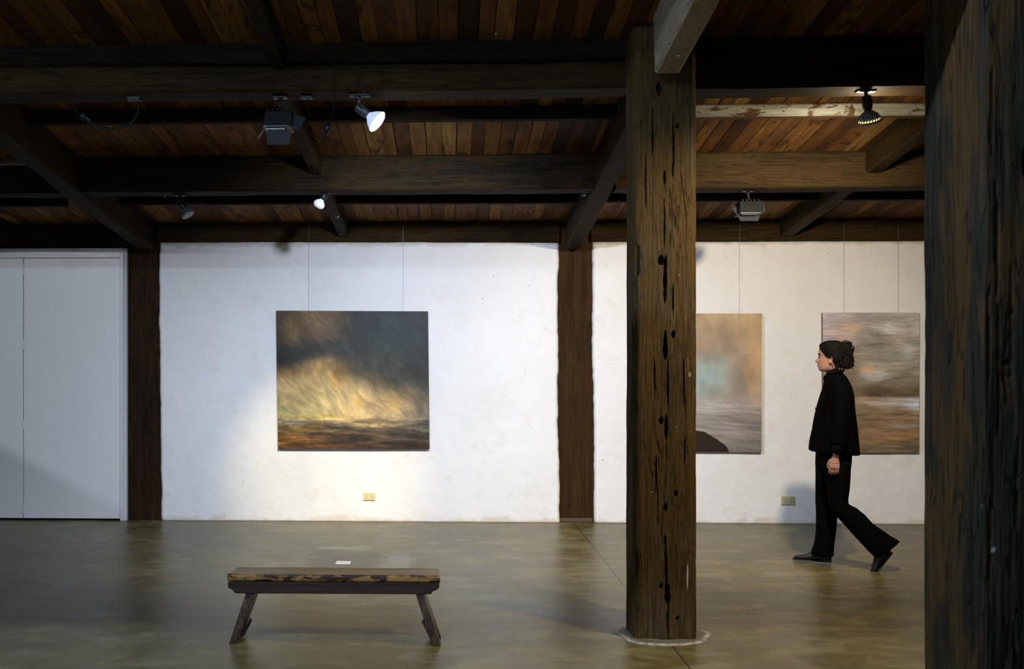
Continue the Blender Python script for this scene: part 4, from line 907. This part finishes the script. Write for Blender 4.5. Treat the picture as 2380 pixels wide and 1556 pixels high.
# ------------------------------------------------------------------ the woman
def person():
    base = atfloor(1935, 1317); phi = math.atan2(base[0], base[1])
    rt = np.array([math.cos(phi), -math.sin(phi), 0]); dp = np.array([math.sin(phi), math.cos(phi), 0])
    e = empty('person', (base[0], base[1], 0), -phi, label='woman in black jacket and wide trousers walking to the left past the paintings', cat='person')
    def L(px, py):                                         # photo pixel -> (a, z) in her own plane
        d = ray(px, py); t = np.dot(base-CAM, dp)/np.dot(d, dp); p = CAM+d*t; return np.array([np.dot(p-base, rt), p[2]])
    def Lc(cx_, cy_): return L(1780+cx_/2.51, 760+cy_/2.51)   # crop coordinates
    S = float(np.linalg.norm(Lc(100, 100)-Lc(200, 100)))/100   # metres per crop pixel
    def P(cx_, cy_, dep=0.0): q = Lc(cx_, cy_); return np.array([q[0], dep, q[1]])
    EX = np.array([1.0, 0, 0]); EY = np.array([0, 1.0, 0])
    def fuse(mb, voxel, name, mat, smooth_it=4, parent=e):
        me = bpy.data.meshes.new('tmp'); me.from_pydata(mb.V, [], [tuple(f) for f in mb.F]); me.update()
        o = bpy.data.objects.new('tmp', me); scene.collection.objects.link(o)
        r = o.modifiers.new('r', 'REMESH'); r.mode = 'VOXEL'; r.voxel_size = voxel; r.use_smooth_shade = True
        if smooth_it:
            s = o.modifiers.new('s', 'SMOOTH'); s.factor = .5; s.iterations = smooth_it
        dg = bpy.context.evaluated_depsgraph_get(); nm = bpy.data.meshes.new_from_object(o.evaluated_get(dg)); nm.name = name
        bpy.data.objects.remove(o); nm.materials.clear(); nm.materials.append(mat)
        q = bpy.data.objects.new(name, nm); scene.collection.objects.link(q); q.parent = parent
        nm.polygons.foreach_set('use_smooth', [True]*len(nm.polygons)); return q
    def hsec(cy_, x0, x1, rv, dep=0.0, p=2.2, dz=0.0):
        a, b = P(x0, cy_, dep), P(x1, cy_, dep); c = (a+b)/2; c[2] += dz; return (c, EX, EY, abs(b[0]-a[0])/2, rv, p)
    # ---------------- head (rings with a face)
    prof = [  # cy, front, back, halfwidth
        (85.5, 374, 404, .010), (86.5, 362, 414, .021), (88.5, 350, 426, .033), (93, 337, 441, .047), (100, 326, 453, .058), (112, 315, 464, .068), (126, 310.5, 472, .0745), (140, 308, 476, .0775), (152, 306.5, 477, .0785), (160, 306, 477, .078), (168, 308, 476, .077), (176, 309.5, 474, .0755),
        (184, 309, 470, .074), (192, 309, 464, .072), (200, 308.5, 456, .069), (208, 307.5, 446, .066), (214, 306.5, 440, .064), (220, 306, 436, .062), (227, 306, 432, .060), (234, 306, 428, .057), (241, 307, 424, .053), (248, 307.5, 420, .047), (254, 310, 412, .040), (259, 316, 402, .030), (262, 328, 392, .018)]
    nose = {160: 0, 168: .5, 176: 4.5, 184: 10.5, 192: 17, 200: 21.5, 205: 22, 208: 16, 214: 4, 220: 1.5, 227: 0}
    lips = [(220, 3.2, 3.2), (233.5, 3.4, 3.0)]
    cys = np.array([q[0] for q in prof]); lev = np.concatenate([85.5+(262-85.5)*np.linspace(0, 1, 96)**1.15])
    fr = np.interp(lev, cys, [q[1] for q in prof]); bk = np.interp(lev, cys, [q[2] for q in prof]); hw = np.interp(lev, cys, [q[3] for q in prof])
    nk = sorted(nose); nz = np.interp(lev, nk, [nose[k] for k in nk])
    N = 64
    def head_ring(i, infl=0.0, face=True):
        cy_ = lev[i]; a0, a1 = P(fr[i], cy_)[0], P(bk[i], cy_)[0]; z = P(fr[i], cy_)[2]; c = (a0+a1)/2+.004; ra0, ra1 = c-a0, a1-c; out = []
        for k in range(N):
            t = 2*math.pi*k/N; ca, sa = math.cos(t), math.sin(t)       # ca=-1 front
            e_ = 2/2.25; X = math.copysign(abs(ca)**e_, ca); Yq = math.copysign(abs(sa)**(2/2.1), sa)
            x = X*(ra1 if X > 0 else ra0); y = Yq*hw[i]
            if face and X < 0:
                fy = abs(y)
                x -= nz[i]*S*math.exp(-(fy/ (.0075+.0065*max(0, min(1, (cy_-170)/30))))**2)
                for (lc, la, lw) in lips: x -= la*S*math.exp(-((cy_-lc)/lw)**2)*math.exp(-(fy/.021)**2)
                x += .0095*math.exp(-((cy_-175)/7.5)**2)*math.exp(-((fy-.031)/.013)**2)      # eye socket
                x -= .0035*math.exp(-((cy_-161)/4)**2)*math.exp(-((fy-.026)/.02)**2)         # brow
                x -= .004*math.exp(-((cy_-196)/12)**2)*math.exp(-((fy-.040)/.014)**2)        # cheek
                x -= .003*math.exp(-((cy_-248)/5)**2)*math.exp(-(fy/.014)**2)                # chin
            L_ = math.hypot(x, y)+1e-9; out.append((c+x*(1+infl/L_), y*(1+infl/L_), z))
        return out
    hd = MB(); V = []
    for i in range(len(lev)): V += head_ring(i)
    m = len(lev); Fc = [(i*N+k, i*N+(k+1) % N, (i+1)*N+(k+1) % N, (i+1)*N+k) for i in range(m-1) for k in range(N)]+[tuple(range(N))[::-1], tuple((m-1)*N+k for k in range(N))]
    hd.add(V, [tuple(reversed(f)) for f in Fc])
    # ears
    for sg in (-1, 1):
        c = P(374, 194, sg*.073); q = []
        for k in range(15):
            t = -2.2+4.9*k/14; q.append(c+np.array([.0115*math.cos(t)+.003, sg*(.008+.005*math.cos(t)), .024*math.sin(t)*(1 if t > 0 else .95)]))
        hd.tube(q, .0042, 8); hd.loft([(c+EY*sg*(-.004), EX, np.array([0, 0, 1.0]), .011, .021), (c+EY*sg*.005, EX, np.array([0, 0, 1.0]), .0095, .019)], 16)
        hd.loft([(c+np.array([0, sg*.003, -.022]), EX, EY, .006, .0045), (c+np.array([-.001, sg*.003, -.031]), EX, EY, .003, .003)], 10)
    # neck, torso, arms, legs: the body under the clothes
    hd.loft([hsec(205, 372, 440, .050, p=2), hsec(235, 362, 436, .052, p=2), hsec(258, 358, 440, .055, p=2), hsec(290, 350, 455, .070, p=2)], 24)
    hd.loft([hsec(275, 372, 440, .06), hsec(295, 352, 468, .12), hsec(325, 340, 488, .175), hsec(380, 330, 500, .175), hsec(450, 326, 500, .15), hsec(540, 330, 490, .13), hsec(620, 325, 490, .135), hsec(700, 312, 494, .16), hsec(760, 315, 492, .165), hsec(800, 330, 480, .15)], 28)
    def limb(pts, radii): hd.tube(spline(pts, 6), list(np.interp(np.linspace(0, 1, (len(pts)-1)*6+1), np.linspace(0, 1, len(radii)), radii)), 16)
    arm_n = [P(432, 330, -.185), P(440, 430, -.225), P(440, 520, -.235), P(428, 620, -.235), P(414, 700, -.232), P(408, 738, -.230)]
    limb(arm_n, [.046, .043, .038, .038, .032, .026, .0235])
    arm_f = [P(425, 330, .185), P(415, 430, .225), P(405, 520, .235), P(392, 620, .235), P(378, 690, .228), P(372, 725, .225)]
    limb(arm_f, [.046, .043, .038, .038, .032, .026, .0235])
    # far leg stands in front, near leg pushes off behind
    limb([P(385, 760, .085), P(365, 900, .09), P(352, 1020, .09), P(350, 1140, .085), P(350, 1290, .08), P(352, 1330, .08)], [.070, .062, .052, .048, .042, .036, .036])
    limb([P(422, 760, -.085), P(420, 900, -.085), P(428, 1010, -.082), P(458, 1085, -.08), P(550, 1165, -.075), P(650, 1262, -.07), P(690, 1300, -.07)], [.072, .062, .050, .045, .045, .038, .035])
    # hands
    def hand(w, sg):
        w = np.array(w); dn = unit([-.10, 0, -1.0]); fw = unit(np.cross(dn, EY)); fw = fw if fw[0] < 0 else -fw
        inn = EY*(-sg)       # palm faces the thigh
        hd.loft([(w, fw, inn, .0235, .020, 2.2), (w+dn*.022, fw, inn, .0265, .019, 2.4), (w+dn*.05, fw, inn, .035, .0165, 2.6), (w+dn*.078, fw, inn, .037, .0155, 2.8), (w+dn*.092, fw, inn, .034, .013, 2.6)], 24)
        for k, (off, ln) in enumerate(((.0275, .066), (.0092, .073), (-.0092, .069), (-.0262, .055))):
            b_ = w+dn*.082+fw*off; cur = [0, .28, .62, .95]; pts = [b_]; lens = [.44, .30, .26]; d_ = unit(dn+fw*(off*1.5))
            for j in range(3):
                an = (.20, .62, 1.0)[j]; dd = unit(d_*math.cos(an)+inn*math.sin(an)); pts.append(pts[-1]+dd*ln*lens[j])
            hd.tube(spline(pts, 4), list(np.linspace(.0096, .0074, 13)), 10)
        tb = w+dn*.028+fw*.022+inn*.004
        pts = [tb, tb+dn*.022+fw*.016+inn*.008, tb+dn*.047+fw*.022+inn*.016, tb+dn*.070+fw*.018+inn*.022]
        hd.tube(spline(pts, 4), list(np.linspace(.0135, .0080, 13)), 10)
        return dn, fw
    wn = P(406, 742, -.230); hand(wn, -1); hand(P(371, 728, .225), 1)
    body = fuse(hd, .0034, 'body', M['skin'], 2)
    # eyes, lips, brows
    for sg in (-1, 1):
        R_ = .0098; c = P(323.5, 175.5, sg*.0305)
        def ball(R, t0, t1): return [(R-R*math.cos(t), R*math.sin(t)) for t in np.linspace(t0, t1, 14)]
        o = MB().lathe(c+EX*R_, -EX, ball(R_, .05, 3.09), 20)
        o = obj('eye', o.V, o.F, M['eye_white'], e, local=True, smooth=True)
        lid = MB(); up_ = unit((-.28, 0, 1)); lid.lathe(c+up_*R_*1.14, -up_, ball(R_*1.14, .05, 1.52), 20); dn_ = unit((.25, 0, -1)); lid.lathe(c+dn_*R_*1.12, -dn_, ball(R_*1.12, .05, 1.16), 20)
        obj('eyelid', lid.V, lid.F, M['skin'], o, local=True, smooth=True)
        i = MB().lathe(c-EX*R_*.80, -EX, [(0, .0058), (.0016, .0048), (.0022, .001)], 16); obj('iris', i.V, i.F, M['iris'], o, local=True)
        bq = MB().tube(spline([P(306.5, 160, sg*.012), P(306.5, 157.5, sg*.025), P(311, 158, sg*.040), P(318, 161.5, sg*.051)], 5), .0028, 6); obj('eyebrow', bq.V, bq.F, M['hair'], e, local=True)
    lp = MB()
    for cy_, fx in ((224.2, 300.8), (231, 301.4)):
        lp.tube(spline([P(fx+6, cy_+1, -.020), P(fx+1.0, cy_, -.010), P(fx, cy_, 0), P(fx+1.0, cy_, .010), P(fx+6, cy_+1, .020)], 5), [.0016]*3+[.0028]*15+[.0016]*3, 8)
    obj('lips', lp.V, lp.F, M['lips'], e, local=True, smooth=True)
    # hair
    hb = MB(); V = []; keep = []
    def hairline(cx_, cy_):                # True where hair covers
        if cy_ < 112: return cx_ > 308
        line = np.interp(cy_, [112, 126, 140, 155, 170, 180, 188, 200, 215, 235], [314, 318, 328, 340, 350, 362, 386, 394, 402, 408])
        return cx_ > line
    hm = [i for i in range(m) if lev[i] < 238]
    for i in hm: V += head_ring(i, .009, False)
    inv = lambda x: (x-P(300, 150)[0])/S+300
    Fh = []
    for i in range(len(hm)-1):
        for k in range(N):
            xa_ = V[i*N+k][0]; xb_ = V[(i+1)*N+(k+1) % N][0]
            if hairline(inv((xa_+xb_)/2), lev[hm[i]]+1): Fh.append(((i+1)*N+k, (i+1)*N+(k+1) % N, i*N+(k+1) % N, i*N+k))
    Fh.append(tuple(range(N)))
    V = [(v[0], v[1], v[2]+.007*math.exp(-(idx//N)/5)) for idx, v in enumerate(V)]
    ho = obj('hair', V, Fh, M['hair'], e, local=True, smooth=True)
    sd = ho.modifiers.new('thick', 'SOLIDIFY'); sd.thickness = .010; sd.offset = -1
    rng = random.Random(4); bn = MB()
    # combed strands from the hairline back to the bun
    def surf(cx_, cy_, sg, infl):
        fr_ = np.interp(cy_, lev, fr); bk_ = np.interp(cy_, lev, bk); hw_ = np.interp(cy_, lev, hw)
        a0, a1 = P(fr_, cy_)[0], P(bk_, cy_)[0]; c = (a0+a1)/2+.004; x = P(cx_, cy_)[0]; X = (x-c)/((a1-c) if x > c else (c-a0)); X = max(-.995, min(.995, X))
        return np.array([x, sg*(hw_*(1-abs(X)**2.25)**(1/2.1)+infl), P(cx_, cy_)[2]])
    st = MB()
    for sg in (-1, 1):
        for k in range(95):
            t = k/94; y0 = 100+110*t**.8; x0 = np.interp(y0, [100, 112, 126, 140, 155, 170, 180, 188, 200, 215], [318, 313, 316, 326, 339, 351, 362, 385, 392, 398])+rng.uniform(-1.5, 2.5)
            y0 += rng.uniform(-1, 1); ye = 105+70*t+rng.uniform(-8, 8); xe = 462; pts = []
            for j in range(9):
                q_ = j/8; xx = x0+(xe-x0)*q_; yy = y0+(ye-y0)*q_-8*math.sin(math.pi*q_)*(1-t)+6*math.sin(math.pi*q_)*t
                pts.append(surf(xx, max(93, yy), sg, .0100+.0012*math.sin(k*1.7+j)))
            st.tube(pts, .0022, 5)
    obj('combed_strands', st.V, st.F, M['hair'], ho, local=True, smooth=True)
    def blob(cx_, cy_, dep, rx, ry, rz):
        c = P(cx_, cy_, dep); sec = []
        for t in np.linspace(.08, math.pi-.08, 9): sec.append((c+np.array([0, 0, rz*math.cos(t)]), EX, EY, rx*math.sin(t), ry*math.sin(t)))
        bn.loft(sec, 18)
    blob(438, 106, 0, .034, .036, .024); blob(462, 122, 0, .040, .048, .038); blob(468, 155, 0, .046, .056, .044); blob(462, 190, 0, .052, .062, .050); blob(436, 208, 0, .044, .058, .044); blob(486, 196, 0, .030, .04, .04)
    for k in range(90):     # twisted locks of the bun
        a = rng.uniform(0, 6.28); cyy = rng.uniform(100, 222); cxx = (462 if cyy < 130 else 465)+rng.gauss(0, 9); r = rng.uniform(.022, .036)*(.8 if cyy < 125 else 1); ph = rng.uniform(0, 6.28); pts = []
        c = P(cxx, cyy, 0)
        for j in range(14):
            t = ph+j*.34; pts.append(c+np.array([(r+.008)*math.cos(t), (r+.024)*math.sin(t)*math.cos(a), r*math.sin(t)*math.sin(a)+.010*math.sin(a+t)]))
        bn.tube(pts, .0046, 6)
    obj('hair_bun', bn.V, bn.F, M['hair'], e, local=True, smooth=True)
    cu = MB()
    for k in range(950):
        x0, y0 = rng.uniform(430, 492), rng.uniform(112, 225); ln = rng.uniform(14, 46); ang = rng.uniform(-.25, 1.25) if y0 < 175 else rng.uniform(.25, 1.9)
        dep = rng.gauss(0, .030); r = rng.uniform(.003, .007); ph = rng.uniform(0, 6.3); pts = []; fq = rng.uniform(5, 9)
        lim = np.interp(y0, [112, 140, 170, 225], [494, 502, 512, 517])
        if x0 + ln*math.cos(ang) > lim: ln = max(6, (lim-x0)/max(.2, math.cos(ang)))
        for j in range(16):
            t = j/15; c = P(x0+ln*t*math.cos(ang), min(y0+ln*t*math.sin(ang), 250), dep*(1+t*.6)); pts.append(c+np.array([r*math.cos(ph+fq*t), r*.8*math.sin(ph+fq*t*1.1), r*math.sin(ph+fq*t)]))
        cu.tube(pts, list(np.linspace(.0017, .0007, 16)), 4)
    for k in range(34):      # wisps at the nape and by the ear
        x0, y0 = rng.uniform(384, 420), rng.uniform(200, 222); pts = []; ph = rng.uniform(0, 6.3); dep = -.060+rng.uniform(-.003, .012); l_ = rng.uniform(14, 30)
        for j in range(14):
            t = j/13; pts.append(P(x0+6*t+3*math.sin(ph+6*t), y0+l_*t, dep)+np.array([0, -.004*math.sin(ph+5*t), 0]))
        cu.tube(pts, .0013, 4)
    obj('loose_curls', cu.V, cu.F, M['curl'], e, local=True, smooth=True)
    er = MB().tube([P(388, 209, -.084)+np.array([.004*math.cos(t), 0, .006*math.sin(t)-.004]) for t in np.linspace(0, 6.28, 14)], .0008, 5); obj('earring', er.V, er.F, M['silver'], e, local=True)
    # collar of the roll neck
    ck = MB(); ck.loft([hsec(300, 345, 478, .085, p=2), hsec(285, 350, 466, .068, p=2), hsec(268, 352, 448, .060, p=2), (P(393, 255), unit([1, 0, .34]), EY, .053, .060), (P(396, 243), unit([1, 0, .42]), EY, .056, .059)], 28)
    o = obj('roll_neck', ck.V, ck.F, M['cuff'], e, local=True, smooth=True)
    # jacket
    jk = MB()
    rows = [(262,378,436,.055),(272,360,446,.075),(284,347,462,.105),(298,341,476,.145),(315,338,486,.185),(340,333,499,.212),(365,326,508,.222),(400,314,517,.222),(430,305,519,.215),(450,299,520,.208),(500,286,525,.20),(550,276,532,.20),(600,268,538,.205),(650,256,543,.21),(690,250,547,.215)]
    secs = [hsec(c_, a_, b_, d_, p=2.35) for (c_, a_, b_, d_) in rows]
    c = P(398, 733); secs.append((c, unit([1, 0, -.215*.9/2.4]), EY, (P(551, 733)[0]-P(246, 720)[0])/2, .218, 2.4))
    jk.loft(secs, 60, 2.35)
    def sleeve(pts, rr): jk.tube(spline(pts, 6), list(np.interp(np.linspace(0, 1, (len(pts)-1)*6+1), np.linspace(0, 1, len(rr)), rr)), 22)
    sleeve([P(430, 330, -.165), P(441, 420, -.215), P(441, 520, -.238), P(430, 600, -.240), P(424, 672, -.238)], [.070, .073, .068, .064, .062, .060])
    sleeve([P(425, 330, .165), P(416, 420, .215), P(405, 520, .235), P(394, 600, .235), P(386, 665, .23)], [.070, .073, .068, .064, .062, .060])
    # wavy folds
    for i, v in enumerate(jk.V):
        k = np.clip((1.25-v[2])/.4, 0, 1); a = math.atan2(v[1], v[0]-P(398, 600)[0]); v[1] += .010*k*math.sin(a*6+1)*(1 if abs(v[1]) < .2 else .3)
    fuse(jk, .0075, 'jacket', M['jacket'], 3)
    col = MB(); col.tube(spline([P(348, 318, 0), P(343, 302, -.03), P(352, 288, -.066), P(395, 272, -.082), P(440, 262, -.070), P(452, 256, 0), P(440, 262, .07), P(395, 272, .082), P(352, 288, .066), P(343, 302, .03), P(348, 318, 0)], 5), .010, 8)
    obj('jacket_collar', col.V, col.F, M['jacket'], e, local=True, smooth=True)
    bt = MB().lathe(P(294, 477, -.02), (-1, -.2, 0), [(0, .009), (.006, .009), (.008, .004)], 14); obj('button', bt.V, bt.F, M['black_plastic'], e, local=True, smooth=True)
    cf = MB(); ax = unit(P(404, 732, -.233)-P(426, 664, -.238)); cf.lathe(P(427, 660, -.238), ax, [(0, .047), (.02, .050), (.088, .041), (.089, .036), (.02, .036)], 24); obj('shirt_cuff', cf.V, cf.F, M['cuff'], e, local=True, smooth=True)
    # bracelet and rings
    bq = wn+np.array([-.004, 0, -.045]); br = MB().tube([bq+np.array([.0335*math.cos(t), .0195*math.sin(t), -.003*math.cos(t)]) for t in np.linspace(0, 6.283, 40)], .0012, 6); obj('bracelet', br.V, br.F, M['silver'], e, local=True, smooth=True)
    for off, dz in ((.0275, -.099), (-.0092, -.100)):
        fwv = unit(np.cross(unit([-.10, 0, -1.0]), EY)); fwv = fwv if fwv[0] < 0 else -fwv
        c = wn+unit([-.10, 0, -1.0])*(-dz)+fwv*off+EY*.0035; rg = MB().tube([c+np.array([.0102*math.cos(t), .0102*math.sin(t), 0]) for t in np.linspace(0, 6.283, 24)], .0010, 5); obj('finger_ring', rg.V, rg.F, M['silver'], e, local=True, smooth=True)
    # trousers
    tr = MB()
    tr.loft([hsec(690, 300, 500, .165), hsec(740, 288, 502, .182), hsec(800, 287, 500, .188), hsec(860, 300, 490, .15), hsec(920, 320, 470, .10)], 40, 2.4)
    tr.loft([hsec(780, 288, 420, .095, .085), hsec(860, 286, 424, .098, .088), hsec(940, 287, 424, .098, .09), hsec(1020, 289, 422, .098, .09), hsec(1100, 290, 418, .098, .088), hsec(1150, 289, 414, .10, .086), hsec(1200, 289, 409, .104, .084), hsec(1250, 286, 405, .108, .082), hsec(1290, 277, 402, .11, .082), hsec(1315, 266, 399, .112, .082), hsec(1345, 258, 397, .112, .082, dz=0)], 36, 2.5)
    def osec(p0, p1, rv, dep): a, b = P(*p0, dep), P(*p1, dep); d_ = b-a; return ((a+b)/2, unit(d_), EY, np.linalg.norm(d_)/2, rv, 2.5)
    tr.loft([hsec(780, 345, 500, .095, -.085), hsec(860, 350, 494, .10, -.088), hsec(940, 358, 487, .10, -.088), osec((368, 1020), (480, 1000), .098, -.086), osec((398, 1080), (482, 1030), .098, -.084), osec((425, 1112), (530, 1052), .098, -.08), osec((452, 1142), (580, 1092), .10, -.078),
             osec((492, 1188), (622, 1140), .102, -.076), osec((545, 1245), (678, 1180), .106, -.074), osec((595, 1298), (728, 1215), .11, -.072), osec((641, 1342), (776, 1243), .112, -.070)], 36, 2.5)
    for v in tr.V:
        k = .004; v[1] += k*math.sin(v[2]*22+v[0]*40); v[0] += .0025*math.sin(v[2]*17+v[1]*30)
    fuse(tr, .007, 'trousers', M['trouser'], 3)
    # shoes
    def shoe(heel, ang, dep, yaw=0.0):
        """heel: sole point under the heel, ang: pitch of the sole, toe towards -x"""
        h = P(*heel, dep); ca, sa = math.cos(ang), math.sin(ang)
        def T(p): x, y, z = p; return h+np.array([-x*ca-z*sa*1.0, y, -x*sa*1.0+z*ca]) if True else None
        fw_ = np.array([-ca, 0, -sa]); up_ = np.array([-sa, 0, ca])
        so = MB(); up = MB()
        prof_ = [(.0, .030), (.02, .034), (.06, .033), (.10, .031), (.14, .037), (.19, .043), (.23, .042), (.262, .033), (.278, .016)]
        so.loft([(h+fw_*x+up_*.006, EY, up_, w_, .006, 3) for x, w_ in prof_], 20)
        so.loft([(h+fw_*x+up_*.013, EY, up_, w_, .013, 5) for x, w_ in [(.0, .028), (.03, .033), (.062, .031)]], 20)
        ups = [(.0, .026, .060), (.03, .032, .078), (.07, .032, .082), (.11, .032, .074), (.15, .037, .055), (.19, .041, .042), (.23, .039, .034), (.258, .030, .026), (.272, .014, .018)]
        up.loft([(h+fw_*x+up_*(.010+hh/2), EY, up_, w_, hh/2, 2.4) for x, w_, hh in ups], 28)
        o = obj('shoe', up.V, up.F, M['leather'], e, local=True, smooth=True); obj('sole', so.V, so.F, M['sole'], o, local=True)
        w_ = MB(); w_.tube(spline([h+fw_*.15+up_*.055+EY*-.034, h+fw_*.165+up_*.066, h+fw_*.15+up_*.055+EY*.034], 6), .004, 6); obj('strap', w_.V, w_.F, M['leather'], o, local=True)
    shoe((383, 1386), 0.0, .082)
    hz = P(735, 1300, -.07); tz = P(652, 1404, -.07)
    shoe((738, 1312), math.atan2(hz[2]-tz[2], hz[0]-tz[0]), -.07)
person()
